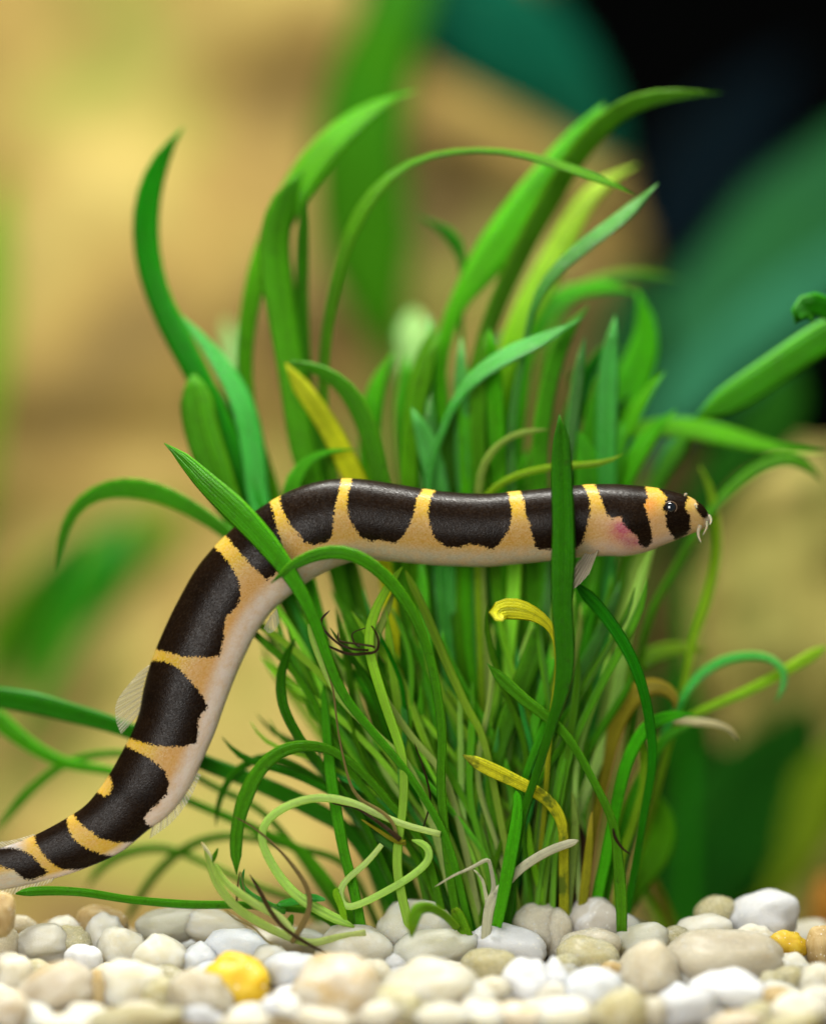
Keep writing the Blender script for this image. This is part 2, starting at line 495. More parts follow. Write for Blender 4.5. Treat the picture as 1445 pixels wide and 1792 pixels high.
# ------------------------------------------------------------------ pebbles
random.seed(11)
PEB = []
for v in range(10):
    bm = bmesh.new()
    bmesh.ops.create_icosphere(bm, subdivisions=4, radius=1)
    sd = Vector((v * 7.3, v * 3.1, v * 1.7))
    flats = [(Vector((random.uniform(-1, 1), random.uniform(-1, 1), random.uniform(-1, 1))).normalized(), random.uniform(0.62, 0.86)) for _ in range(6)]
    for vt in bm.verts:
        p = vt.co.copy()
        r = 1 + 0.26 * noise.noise(p * 0.9 + sd) + 0.11 * noise.noise(p * 2.0 + sd) + 0.035 * noise.noise(p * 5.5 + sd) + 0.012 * noise.noise(p * 13 + sd)
        q = p * r
        for nrm, h in flats:
            dd = q.dot(nrm) - h
            if dd > 0: q -= nrm * dd * 0.22
        vt.co = q
    xs_ = [vt.co.x for vt in bm.verts]; ys_ = [vt.co.y for vt in bm.verts]; zs_ = [vt.co.z for vt in bm.verts]
    c = Vector(((max(xs_) + min(xs_)) / 2, (max(ys_) + min(ys_)) / 2, (max(zs_) + min(zs_)) / 2))
    h = Vector(((max(xs_) - min(xs_)) / 2, (max(ys_) - min(ys_)) / 2, (max(zs_) - min(zs_)) / 2))
    for vt in bm.verts:
        vt.co = Vector(((vt.co.x - c.x) / h.x, (vt.co.y - c.y) / h.y, (vt.co.z - c.z) / h.z))
    me = bpy.data.meshes.new('pebble')
    bm.to_mesh(me); bm.free()
    me.polygons.foreach_set('use_smooth', [True] * len(me.polygons))
    PEB.append(me)
PMESH = {}


def pebble(px, py, rx, ry, kind, label=None, y=None, depth=None, tilt=None):
    """A pebble whose middle shows at (px, py) with half sizes rx, ry in photograph pixels."""
    if y is None:
        y = float(np.interp(py, [1590, 1650, 1700, 1800], [0.6, -0.1, -0.9, -2.6]))
    p = W(px, py, y)
    k = S * (D + y) / D
    v = random.randrange(len(PEB))
    key = (v, kind)
    if key not in PMESH:
        me = PEB[v].copy()
        me.materials.append(PM[kind])
        PMESH[key] = me
    o = bpy.data.objects.new('pebble', PMESH[key])
    COL.objects.link(o)
    o.location = p
    ang = random.uniform(-0.25, 0.25) if tilt is None else tilt
    o.rotation_euler = (0, ang, 0)
    o.scale = (rx * k, (depth or (0.85 * (rx + ry) / 2)) * k, ry * k)
    tag(o, label or PLAB[kind], 'pebble', 'pebbles of the gravel bed')
    PREC.append((o, px, py, rx, ry, kind, label))
    return o


PREC = []


PLAB = {
    'white': 'opaque chalk white pebble in the gravel bed',
    'grey': 'translucent pale grey quartz pebble in the gravel bed',
    'blue': 'smooth bluish white pebble in the gravel bed',
    'cream': 'matte cream coloured pebble in the gravel bed',
    'ivory': 'smooth ivory pebble in the gravel bed',
    'peach': 'peach and tan mottled pebble in the gravel bed',
    'yellow': 'deep golden yellow pebble in the gravel bed',
    'butter': 'pale butter yellow translucent pebble in the gravel bed',
    'taupe': 'dull taupe brown translucent pebble in the gravel bed',
    'brown': 'small brown pebble in the gravel bed',
    'green': 'greenish clear quartz pebble in the gravel bed',
    'banded': 'grey pebble with white patch in the gravel bed',
}

K = 3.01
A_ = [  # crop pixels, offset (0,1550)
    (225, 310, 130, 92, 'ivory'), (340, 215, 80, 50, 'grey'), (540, 205, 115, 80, 'brown', 'tan brown translucent pebble behind the loach tail, beside an ivory pebble'),
    (560, 262, 92, 100, 'ivory', 'upright oval ivory pebble in front of a tan brown one'), (440, 400, 85, 75, 'white'), (60, 480, 95, 105, 'cream'),
    (300, 570, 190, 135, 'peach', 'large peach and cream pebble with tan blotches below the loach tail'), (850, 390, 125, 115, 'grey'), (690, 540, 155, 135, 'grey'),
    (890, 215, 145, 80, 'green'), (1115, 215, 155, 82, 'grey'), (1050, 395, 85, 85, 'blue'), (1240, 350, 155, 105, 'blue', 'smooth bluish white pebble just above the golden yellow pebble'),
    (1240, 530, 150, 145, 'yellow', 'lumpy golden yellow pebble, the most vivid in the gravel'), (700, 715, 225, 75, 'butter'), (850, 580, 95, 85, 'butter'),
    (1050, 600, 155, 135, 'taupe'), (1420, 420, 90, 95, 'grey'), (1440, 650, 70, 62, 'white'), (350, 735, 120, 45, 'cream'), (30, 670, 110, 105, 'peach'), (1290, 725, 120, 55, 'cream'),
    (640, 330, 105, 100, 'grey'), (0, 310, 95, 80, 'taupe'), (520, 560, 70, 100, 'brown'), (380, 290, 90, 70, 'butter'), (90, 215, 90, 50, 'taupe'),  # the brown one is added in place of a dark, shaded gap
]
B_ = [  # offset (480,1550)
    (420, 345, 168, 118, 'grey', 'round greyish white quartz pebble beside the pale runner roots'), (740, 250, 170, 145, 'grey', 'tall beige grey quartz pebble with a leaf tip drooping over it'), (840, 335, 205, 95, 'green', 'wide clear greenish quartz pebble beside the snow white pebble'), (630, 425, 55, 55, 'white'),
    (1230, 325, 172, 100, 'white', 'bright snow white pebble at the foot of the plant'), (100, 465, 135, 95, 'blue'), (330, 590, 200, 195, 'peach', 'largest peach tan pebble beside the small cream one'),
    (65, 645, 90, 65, 'ivory'), (780, 570, 250, 160, 'grey'), (640, 650, 115, 105, 'butter'), (1130, 445, 125, 95, 'butter'), (1340, 525, 130, 125, 'white', 'squarish milky white pebble below the snow white pebble'),
    (1060, 600, 95, 80, 'grey'), (1400, 225, 135, 115, 'taupe', 'pointed grey brown pebble at the foot of the plant'), (1290, 690, 115, 65, 'peach'), (900, 690, 140, 65, 'grey'), (160, 265, 95, 35, 'green'), (520, 480, 80, 80, 'taupe'), (180, 540, 70, 60, 'brown'), (560, 690, 90, 70, 'cream'), (1110, 700, 100, 60, 'grey'), (1150, 560, 90, 70, 'taupe'),
    (270, 720, 120, 60, 'cream'),
]
C_ = [  # offset (965,1550)
    (210, 205, 118, 120, 'banded', 'domed grey pebble with a white band beside a drooping leaf'), (15, 250, 75, 110, 'taupe'), (190, 335, 145, 90, 'taupe'), (190, 385, 142, 95, 'butter', 'lumpy pale yellow pebble in front of a taupe one'),
    (470, 295, 142, 80, 'green'), (400, 205, 65, 45, 'grey'), (790, 245, 132, 78, 'ivory', 'glossy ivory pebble in front of the olive quartz pebble'), (865, 155, 95, 85, 'butter'), (1110, 165, 160, 115, 'white', 'big faceted frosty white pebble on top of the gravel'),
    (670, 285, 92, 62, 'butter'), (1070, 275, 95, 62, 'cream'), (1240, 315, 92, 68, 'yellow', 'small golden pebble beside the frosty white pebble'), (900, 405, 275, 145, 'taupe', 'very large taupe grey pebble above a pure white one'), (510, 490, 145, 165, 'taupe'),
    (930, 565, 192, 112, 'white', 'wide pure white pebble below the large taupe pebble'), (1260, 425, 85, 65, 'grey'), (1250, 500, 85, 65, 'butter'), (1425, 325, 75, 95, 'brown', 'rusty brown pebble beside the small golden one'), (1405, 520, 95, 95, 'grey'),
    (1160, 515, 65, 55, 'butter'), (220, 565, 135, 115, 'blue'), (20, 525, 70, 125, 'white'), (370, 690, 135, 120, 'butter'), (700, 665, 145, 105, 'white'), (1300, 665, 135, 95, 'cream'),
    (960, 720, 130, 50, 'peach'), (1180, 610, 75, 65, 'brown'), (60, 690, 135, 85, 'grey'), (530, 680, 90, 80, 'taupe'), (1250, 730, 150, 45, 'butter'), (1400, 620, 90, 80, 'ivory'),
    (330, 470, 80, 60, 'brown'), (80, 430, 70, 60, 'butter'),
]
for off, lst in ((0, A_), (480, B_), (965, C_)):
    for r in lst:
        cx, cy, rx, ry, kd = r[:5]
        pebble(off + cx / K, 1550 + cy / K, 1.22 * rx / K, 1.24 * ry / K, kd, r[5] if len(r) > 5 else None)
pebble(2, 1602, 26, 42, 'brown', 'tan yellow pebble hiding the tip of the loach tail', y=-0.9)
# a description of its own for each pebble on top of the bed
LAND = {'tan brown translucent': 'tan brown pebble', 'upright oval ivory': 'upright ivory oval', 'large peach and cream': 'peach cream pebble',
        'smooth bluish white': 'bluish white pebble', 'lumpy golden yellow': 'golden yellow pebble', 'round greyish white': 'runner roots',
        'tall beige grey': 'leaf-draped quartz', 'bright snow white': 'snow white pebble', 'largest peach tan': 'largest peach pebble', 'squarish milky': 'squarish milky pebble',
        'pointed grey brown': 'pointed grey pebble', 'domed grey pebble': 'white-banded pebble', 'lumpy pale yellow': 'lumpy pale pebble', 'glossy ivory': 'glossy ivory pebble',
        'big faceted': 'frosty white pebble', 'very large taupe': 'large taupe pebble', 'wide pure white': 'wide white pebble', 'rusty brown': 'rusty brown pebble', 'small golden': 'small golden pebble',
        'wide clear': 'clear greenish pebble'}
SHORT = {'white': 'chalk white', 'grey': 'pale grey quartz', 'blue': 'bluish white', 'cream': 'cream', 'ivory': 'ivory', 'peach': 'peach tan', 'yellow': 'golden',
         'butter': 'butter yellow', 'taupe': 'taupe', 'brown': 'brown', 'green': 'greenish quartz', 'banded': 'banded grey'}
marks = []
for rec in PREC:
    if rec[6]:
        for k_, v_ in LAND.items():
            if rec[6].startswith(k_): marks.append((rec[1], rec[2], v_))
taken = {}
for o, px, py, rx, ry, kind, lab in PREC:
    if lab: continue
    near = sorted(marks, key=lambda m_: math.hypot(m_[0] - px, (m_[1] - py) * 1.3))
    size = 'small ' if rx * ry < 900 else ('big ' if rx * ry > 2200 else '')
    shape = 'flat ' if ry < 0.6 * rx else ('upright ' if ry > 1.12 * rx else '')
    for b_ in range(1, 6):
        text = '%s%s%s pebble between the %s and the %s' % (size, shape, SHORT[kind], near[0][2], near[b_][2])
        if text not in taken: break
    taken[text] = 1
    o['label'] = text
TOPN = len(PREC)
PLAB = {k_: '%s pebble in the soft gravel rows behind the grass plant' % v_ for k_, v_ in SHORT.items()}
# further pebbles that fill the bed between and behind the ones above
kinds = ['grey'] * 4 + ['cream'] * 2 + ['peach'] * 2 + ['taupe'] * 2 + ['green', 'butter', 'butter', 'ivory', 'white', 'peach', 'blue', 'brown']
for row, y in enumerate((1.3, 2.2, 3.2, 4.4)):
    x = -7.2 - row * 0.5 + random.uniform(0, 0.6)
    while x < 7.2 + row * 0.5:
        r = random.uniform(0.28, 0.48)
        px = 722.5 + x / (S * (D + y) / D)
        kk = S * (D + y) / D
        z = gravel_z(y) - random.uniform(0.02, 0.22)
        py = PYH - (z - ZC) / kk
        if not (600 < px < 1090 and y < 2.6) or random.random() < 0.5:
            pebble(px, py, r / kk, r * random.uniform(0.65, 0.85) / kk, random.choice(kinds), None, y + random.uniform(-0.25, 0.25))
        x += r * 1.75 + random.uniform(0.05, 0.3)
PLAB = {k_: '%s pebble half buried in the gaps between bigger front pebbles' % v_ for k_, v_ in SHORT.items()}
for row, y in enumerate((-2.0, -1.4, -0.8)):   # under layer seen in the gaps
    x = -6.0 + random.uniform(0, 0.4)
    while x < 6.1:
        r = random.uniform(0.30, 0.42)
        kk = S * (D + y) / D
        z = gravel_z(y) - 0.5
        pebble(722.5 + x / kk, PYH - (z - ZC) / kk, r / kk, 0.75 * r / kk, random.choice(kinds), None, y)
        x += r * 2.1

# ------------------------------------------------------------------ leaves


def leaf(parent, pts, depth, mat, roll=0.0, twist=0.0, base=None, n=30, name='leaf', keel=0.18, flat=None, world=False, rnd=None):
    """pts: (px, py, width px) from the tip to the root; depth: depths spread evenly from tip to root.
    base: (px, depth) where the stalk goes into the gravel."""
    rows = []
    npt = len(pts)
    dd = np.interp(np.linspace(0, 1, npt), np.linspace(0, 1, len(depth)), depth)
    if parent is clump:
        dd = np.where(dd > 0.6, 0.6 + (dd - 0.6) * 0.62, dd)
    for (px, py, w), y in zip(pts, dd):
        p = W(px, py, y)
        rows.append([p.x, p.y, p.z, w * (0.86 if w < 30 else 0.94) * S * (D + y) / D])
    if base:
        bx, by = base
        p = W(bx, 1600, by)
        a = np.array(rows[-1][:3])
        e = np.array([p.x, by, gravel_z(by) - 0.22])
        w0 = rows[-1][3]
        wb = min(w0, 0.14)
        if np.linalg.norm(a - e) > 3.0:
            m = 0.55 * a + 0.45 * e
            rows.append([m[0] + 0.06 * (a[0] - e[0]), m[1], m[2], 0.5 * (w0 + wb)])
        rows.append([e[0], e[1], e[2], wb])
    R = catmull(rows, n)
    ln = float(np.sum(np.linalg.norm(np.diff(R[:, :3], axis=0), axis=1)))
    sd0 = rows[0][0] * 3.7 + rows[0][2] * 1.3
    for i in range(n):
        q = Vector((i * ln / n * 0.55, sd0, 0))
        R[i, 3] *= 1 + 0.14 * noise.noise(q) + 0.05 * noise.noise(q * 3.1)
        if 0 < i < n - 1:
            R[i, 0] += 0.025 * noise.noise(q * 1.7 + Vector((0, 0, 5)))
            R[i, 2] += 0.025 * noise.noise(q * 1.7 + Vector((0, 0, 9)))
    for _ in range(2):
        R[1:-1, :3] = 0.25 * R[:-2, :3] + 0.5 * R[1:-1, :3] + 0.25 * R[2:, :3]
    T = np.gradient(R[:, :3], axis=0)
    T /= np.linalg.norm(T, axis=1)[:, None] + 1e-9
    m = 8                                        # points across each face
    verts, faces, uvs = [], [], []
    us = np.linspace(-1, 1, m + 1)
    ring = 2 * m
    prevw = None
    for i in range(n):
        t = Vector(T[i]); c = Vector(R[i, :3]); w = max(0.004, R[i, 3])
        side = t.cross(Vector((0, -1, 0)))
        if side.length < 0.25:
            side = prevw.copy() if prevw else Vector((1, 0, 0))
        side.normalize()
        if prevw is not None and side.dot(prevw) < 0:
            side = -side
        prevw = side.copy()
        f = i / (n - 1)
        a = roll + twist * (f - 0.5)
        nr = t.cross(side).normalized()
        sd = (side * math.cos(a) + nr * math.sin(a)).normalized()
        nr = t.cross(sd).normalized()
        if nr.y > 0: nr = -nr
        wpx = w / S
        if flat is None:
            th = max(0.07, min(0.60, 1.0 - 0.034 * wpx))
        else:
            th = flat
        endt = min(1.0, 0.25 + i / 2.0) if i < 3 else 1.0
        hw = 0.5 * w / max(0.6, abs(math.cos(a))) * endt
        ht = 0.5 * w * th * endt
        kl = keel * (1 - min(1, th * 1.1))
        for u in us:
            verts.append(c + sd * (u * hw) + nr * (ht * math.sqrt(max(0, 1 - u * u)) * 0.9 - kl * hw * (u * u) + (0.0 if th > 0.4 else -0.8 * ht * math.exp(-(u / 0.16) ** 2))))
            uvs.append((0.5 + 0.5 * u, 1 - f))
        for u in us[-2:0:-1]:
            verts.append(c + sd * (u * hw) + nr * (-ht * math.sqrt(max(0, 1 - u * u)) * 0.9 - kl * hw * (u * u)))
            uvs.append((0.5 + 0.5 * u, 1 - f))
    for i in range(n - 1):
        for k in range(ring):
            k2 = (k + 1) % ring
            faces.append((i * ring + k, i * ring + k2, (i + 1) * ring + k2, (i + 1) * ring + k))
    faces.append(tuple(range(ring - 1, -1, -1)))
    faces.append(tuple((n - 1) * ring + k for k in range(ring)))
    return link_mesh(name, verts, faces, LM[mat], parent, uvs)


clump = empty('grass_plant', (1.0, 0.8, -0.1))
tag(clump, 'dense clump of narrow green grass-like leaves the loach swims through', 'plant')

# --- leaves above and behind the fish
LV = [
    ([(322, 222, 6), (300, 245, 22), (277, 285, 34), (258, 340, 46), (255, 430, 50), (273, 515, 50), (305, 580, 50), (340, 645, 46), (378, 725, 42), (412, 800, 36), (446, 890, 30), (500, 1010, 24)], (2.3, 2.2, 1.6, 1.3), 'dark', 0.35, 0.6, (700, 0.9)),
    ([(310, 545, 6), (345, 580, 20), (393, 640, 36), (428, 710, 46), (444, 790, 48), (450, 850, 46), (468, 930, 40), (530, 1080, 26)], (1.9, 1.6, 1.2), 'teal', -0.4, 0.5, (720, 0.7)),
    ([(338, 655, 40), (342, 668, 58), (344, 710, 66), (355, 765, 66), (374, 825, 60), (395, 875, 50), (430, 940, 38), (520, 1100, 24)], (1.5, 1.3, 1.2), 'mid', 0.25, 0.2, (740, 0.8)),
    ([(372, 665, 10), (392, 720, 34), (410, 790, 40), (430, 850, 40), (455, 920, 34), (540, 1100, 22)], (1.9, 1.7, 1.3), 'dark', -0.6, 0.2, (750, 1.0)),
    ([(95, 998, 5), (105, 950, 15), (125, 897, 20), (165, 863, 26), (230, 853, 32), (290, 868, 32), (340, 895, 30), (395, 932, 28), (470, 1000, 24), (540, 1090, 20)], (1.6, 1.3, 1.1), 'mid', 0.75, 0.2, (700, 0.6)),
    ([(731, 158, 5), (670, 175, 26), (612, 215, 48), (555, 270, 60), (510, 340, 60), (480, 400, 52), (452, 470, 44), (432, 550, 36), (424, 640, 30), (440, 760, 30), (480, 870, 28)], (2.8, 2.3, 1.9), 'bright', 0.3, -0.5, (770, 1.3)),
    ([(531, 300, 10), (515, 325, 34), (492, 380, 54), (482, 430, 60), (490, 500, 62), (500, 580, 56), (514, 650, 52), (522, 720, 48), (535, 800, 44), (570, 920, 32)], (1.9, 1.8, 1.6), 'mid', -0.45, 0.7, (790, 1.2)),
    ([(533, 330, 8), (528, 420, 26), (526, 520, 28), (535, 640, 24), (548, 760, 30), (575, 880, 26)], (2.2, 2.0, 1.8), 'dark', 0.5, 0.3, (800, 1.4)),
    ([(1112, 342, 4), (1080, 325, 18), (1030, 302, 26), (980, 287, 24), (930, 273, 18), (870, 261, 15), (800, 262, 15), (740, 270, 18), (690, 298, 24), (645, 340, 30), (612, 400, 30), (590, 470, 28), (575, 550, 24), (565, 640, 22), (572, 780, 22)], (0.4, 0.7, 1.2, 1.4), 'mid', 0.6, -0.6, (810, 1.0)),
    ([(1057, 180, 12), (1035, 208, 34), (1000, 262, 54), (955, 315, 66), (915, 370, 76), (870, 430, 74), (835, 480, 58), (800, 525, 36), (780, 580, 30), (768, 640, 28), (770, 720, 26), (790, 790, 26), (815, 870, 26)], (2.8, 2.6, 2.2), 'bright', 0.2, 0.3, (900, 1.4)),
    ([(1264, 163, 4), (1200, 162, 14), (1130, 173, 26), (1080, 195, 32), (1030, 248, 38), (990, 305, 40), (955, 365, 40), (920, 430, 38), (880, 510, 34), (850, 590, 30), (830, 660, 28), (800, 800, 26)], (1.8, 2.2, 2.2), 'mid', -0.55, 0.8, (880, 1.2)),
    ([(1116, 288, 6), (1060, 315, 28), (1020, 352, 38), (990, 410, 46), (960, 470, 52), (930, 525, 52), (900, 585, 46), (880, 655, 42), (865, 780, 34)], (3.4, 3.0, 2.4), 'yellowtip', 0.3, 0.2, (930, 1.8)),
    ([(1152, 320, 4), (1110, 360, 26), (1060, 400, 30), (1010, 435, 30), (970, 470, 26), (940, 515, 20), (925, 560, 14), (918, 610, 14), (905, 680, 16), (893, 800, 18)], (0.9, 1.0, 1.2), 'teal', 0.5, -0.4, (920, 0.8)),
    ([(1019, 556, 3), (970, 584, 22), (920, 603, 34), (870, 625, 36), (830, 655, 30), (800, 690, 22), (780, 730, 16), (765, 780, 15), (748, 850, 16)], (0.6, 0.8, 1.0), 'teal', 0.55, -0.3, (840, 0.7)),
    ([(500, 635, 8), (522, 668, 30), (560, 722, 38), (590, 772, 40), (620, 835, 42), (660, 930, 30)], (1.3, 1.2, 1.2), 'yellow', 0.2, 0.2, (790, 0.8)),
    ([(493, 632, 6), (540, 639, 16), (590, 665, 28), (626, 712, 34), (650, 772, 34), (662, 835, 32), (690, 930, 26)], (1.0, 1.0, 1.1), 'mid', 0.6, -0.3, (800, 0.8)),
    ([(626, 787, 5), (580, 788, 12), (545, 800, 22), (518, 830, 34), (505, 865, 36), (520, 940, 30)], (0.8, 0.8, 0.9), 'mid', 0.5, 0, (740, 0.6)),
    ([(957, 752, 14), (920, 754, 14), (880, 770, 13), (855, 795, 16), (842, 822, 16), (836, 870, 16), (840, 960, 16)], (0.6, 0.6, 0.8), 'pale', 0.1, 0, (880, 0.6)),
    ([(1090, 794, 3), (1070, 810, 10), (1030, 815, 13), (980, 817, 14), (920, 826, 14), (880, 842, 14), (852, 866, 14), (835, 920, 14)], (0.4, 0.5, 0.8), 'lime', 0.1, 0, (860, 0.5)),
    # further back, softer
    ([(720, 542, 40), (721, 556, 60), (722, 600, 66), (726, 680, 62), (732, 800, 52), (745, 920, 36)], (7.5, 6.5, 4.0), 'frost', 0.3, 0, (860, 2.0)),
    ([(690, 615, 6), (665, 655, 26), (650, 700, 36), (645, 760, 40), (650, 840, 38), (680, 960, 28)], (2.6, 2.2, 1.8), 'bright', 0.3, 0, (820, 1.5)),
    ([(395, 560, 22), (398, 600, 34), (408, 660, 34), (430, 760, 30), (480, 880, 28)], (7.5, 6.5, 4.0), 'frost', 0.5, 0, (760, 2.0)),
    ([(1112, 505, 6), (1128, 540, 26), (1134, 590, 44), (1115, 650, 64), (1080, 715, 70), (1045, 770, 56), (1010, 850, 40), (990, 960, 30)], (3.4, 3.2, 2.6), 'bright', 0.25, 0.3, (980, 1.9)),
    ([(1115, 512, 10), (1060, 497, 26), (1000, 508, 34), (950, 540, 36), (920, 600, 36), (905, 700, 34), (900, 840, 30)], (3.4, 3.2, 2.6), 'bright', 0.6, 0, (930, 2.0)),
    ([(1190, 488, 6), (1120, 476, 18), (1050, 484, 26), (990, 520, 30), (960, 590, 32), (950, 700, 30), (945, 850, 28)], (4.6, 4.2, 3.0), 'mid', 0.6, 0, (950, 2.2)),
    ([(1445, 790, 12), (1370, 787, 20), (1300, 766, 36), (1230, 747, 42), (1160, 743, 36), (1090, 757, 26), (1035, 782, 16), (1000, 830, 16), (985, 920, 16)], (2.8, 3.0, 2.4), 'bright', 0.55, -0.3, (1000, 1.6)),
    ([(1205, 752, 30), (1175, 795, 32), (1145, 850, 26), (1110, 930, 22), (1075, 1040, 20)], (3.4, 3.2, 2.4), 'mid', 0.5, 0, (1010, 1.8)),
    ([(1438, 842, 6), (1415, 815, 22), (1375, 800, 28), (1320, 822, 28), (1275, 860, 24), (1240, 900, 18), (1190, 980, 16), (1130, 1100, 16)], (2.2, 2.2, 1.8), 'mid', 0.3, 0.2, (1030, 1.2)),
    ([(1224, 815, 4), (1242, 850, 10), (1252, 900, 16), (1255, 970, 18), (1236, 1050, 20), (1212, 1120, 18), (1200, 1190, 15), (1170, 1300, 14)], (2.2, 2.0, 1.6), 'lime', 0.1, 0, (1060, 1.2)),
    ([(730, 378, 4), (770, 398, 20), (800, 420, 28), (812, 470, 14), (806, 560, 10), (815, 700, 12)], (2.9, 2.9, 2.4), 'dark', 0.3, 0, (880, 1.8)),
    ([(990, 640, 8), (1010, 690, 24), (1032, 740, 28), (1045, 800, 26), (1050, 900, 24)], (3.4, 3.2, 2.4), 'dark', 0.4, 0, (985, 1.9)),
    ([(1010, 755, 14), (1024, 775, 38), (1030, 820, 48), (1030, 880, 46), (1020, 980, 34)], (1.6, 1.5, 1.4), 'mid', -0.4, 0, (970, 1.0)),
    # --- in front of the fish
    ([(288, 776, 8), (318, 797, 26), (360, 843, 42), (410, 890, 48), (455, 936, 44), (500, 992, 34), (533, 1045, 28), (552, 1090, 24), (572, 1150, 20), (600, 1215, 18), (655, 1285, 16), (720, 1360, 16), (785, 1480, 16)], (-0.2, -0.75, -0.85, -0.5, -0.3), 'mid', 0.35, 0.3, (830, 0.1)),
    ([(474, 1021, 5), (505, 991, 18), (550, 969, 24), (600, 964, 26), (640, 982, 26), (680, 1017, 26), (718, 1070, 24), (745, 1130, 20), (764, 1200, 19), (774, 1290, 18), (770, 1380, 18), (780, 1490, 18)], (-0.85, -0.85, -0.5, -0.2), 'mid', 0.6, -0.4, (810, 0.0)),
    ([(978, 725, 6), (982, 762, 30), (980, 820, 41), (984, 900, 43), (986, 980, 43), (984, 1060, 37), (988, 1130, 35), (987, 1190, 33), (973, 1240, 26), (955, 1300, 20), (932, 1370, 18), (910, 1450, 18)], (-0.75, -0.85, -0.85, -0.5), 'dark', 0.15, 0.2, (880, 0.0)),
    # --- below the fish, right
    ([(1005, 1020, 20), (1030, 1045, 26), (1062, 1082, 25), (1095, 1132, 24), (1120, 1190, 22), (1135, 1260, 20), (1140, 1340, 18), (1122, 1440, 16)], (0.0, -0.2, 0.2), 'dark', 0.4, 0.2, (1085, 0.5)),
    ([(852, 1161, 5), (880, 1190, 25), (920, 1226, 25), (960, 1257, 22), (1000, 1302, 18), (1040, 1372, 16), (1070, 1440, 17), (1080, 1500, 21), (1085, 1560, 23), (1087, 1630, 20)], (-0.5, -0.55, -0.6), 'mid', 0.3, 0.3, None),
    ([(880, 1086, 12), (866, 1078, 32), (872, 1064, 36), (900, 1064, 40), (930, 1072, 30), (957, 1090, 20), (972, 1120, 13), (974, 1180, 10), (960, 1280, 10)], (-0.75, -0.45, -0.35, -0.2, 0.1), 'goldcurl', 0.1, 0.2, (930, 0.2)),
    ([(958, 1092, 22), (948, 1100, 30), (932, 1150, 37), (908, 1210, 36), (886, 1270, 35), (868, 1340, 31), (860, 1400, 26)], (0.5, 0.3, 0.3), 'mid', -0.3, 0.3, (880, 0.4)),
    ([(809, 1321, 6), (833, 1334, 23), (870, 1352, 29), (910, 1371, 27), (945, 1391, 25), (972, 1420, 23), (985, 1470, 20)], (-0.55, -0.4, -0.1), 'spotted', 0.2, 0.2, (985, 0.2)),
    ([(902, 1384, 12), (906, 1405, 18), (904, 1445, 25), (893, 1500, 27), (880, 1560, 25), (868, 1622, 20)], (-0.5, -0.65, -0.6), 'bright', 0.2, 0.3, None),
    ([(1178, 1246, 3), (1184, 1222, 16), (1165, 1204, 26), (1135, 1200, 32), (1102, 1226, 36), (1078, 1272, 30), (1062, 1340, 22), (1040, 1450, 18)], (0.9, 0.9, 0.6), 'dying', 0.3, 0.4, (1010, 0.6)),
    ([(1355, 1230, 4), (1366, 1214, 12), (1376, 1182, 15), (1352, 1152, 16), (1310, 1146, 19), (1260, 1156, 21), (1220, 1186, 19), (1196, 1218, 16), (1150, 1310, 15), (1110, 1430, 15)], (1.2, 1.6, 1.0), 'teal', 0.5, 0, (1060, 0.8)),
    ([(1240, 1140, 6), (1200, 1132, 22), (1150, 1140, 32), (1105, 1170, 36), (1070, 1240, 32), (1050, 1350, 24)], (2.6, 2.4, 1.6), 'olive', 0.5, 0, (1010, 1.2)),
    ([(1445, 1132, 26), (1380, 1170, 23), (1310, 1206, 21), (1230, 1242, 18), (1160, 1290, 16), (1105, 1390, 15), (1070, 1500, 15)], (1.6, 1.4, 1.0), 'lime', 0.1, 0, (1050, 0.9)),
    ([(1216, 1249, 4), (1170, 1252, 22), (1130, 1270, 27), (1098, 1330, 24), (1078, 1410, 22), (1060, 1500, 22), (1045, 1570, 22)], (0.4, 0.3, 0.3), 'bright', 0.4, 0.2, (1035, 0.3)),
    ([(1210, 1270, 8), (1170, 1285, 18), (1135, 1330, 20), (1105, 1400, 18), (1080, 1480, 18)], (0.9, 0.8, 0.6), 'mid', 0.2, 0, (1040, 0.6)),
    ([(1120, 1290, 10), (1125, 1360, 18), (1108, 1440, 18), (1085, 1520, 17)], (0.8, 0.7, 0.5), 'lime', 0.1, 0, (1070, 0.5)),
    ([(1290, 1296, 5), (1275, 1276, 9), (1245, 1265, 14), (1205, 1262, 18), (1178, 1262, 10)], (1.1, 1.0, 0.9), 'husk', 0.3, 0.4, None),
    ([(1120, 1500, 10), (1140, 1545, 16), (1165, 1600, 18), (1190, 1660, 18)], (4.2, 4.0, 4.0), 'dying', 0.1, 0, None),
    ([(1105, 1545, 10), (1130, 1575, 12), (1155, 1620, 12), (1165, 1650, 12)], (3.6, 3.6, 3.6), 'lime', 0.1, 0, None),
    ([(1140, 1385, 10), (1158, 1440, 40), (1150, 1490, 50), (1115, 1550, 36), (1090, 1610, 20)], (2.4, 2.2, 2.0), 'bright', 0.3, 0, (1075, 1.8)),
    # --- below the fish, middle and left
    ([(-60, 1215, 40), (0, 1222, 40), (60, 1231, 40), (130, 1250, 36), (200, 1269, 32), (270, 1296, 30), (360, 1337, 30), (430, 1362, 33), (500, 1392, 35), (560, 1424, 34), (625, 1470, 28)], (1.1, 0.9, 0.7), 'dark', 0.35, 0.2, (730, 0.5)),
    ([(-30, 1235, 34), (0, 1262, 34), (50, 1302, 28), (110, 1336, 24), (180, 1347, 20), (240, 1362, 18), (330, 1402, 17), (400, 1432, 19), (470, 1462, 21), (540, 1502, 21)], (2.2, 1.8, 1.2), 'bright', 0.3, 0.2, (660, 0.7)),
    ([(-10, 1465, 6), (30, 1410, 18), (70, 1370, 20), (130, 1332, 18), (210, 1316, 15), (290, 1330, 15), (380, 1380, 15), (480, 1440, 15)], (2.6, 2.0, 1.4), 'mid', 0.4, 0, (640, 1.0)),
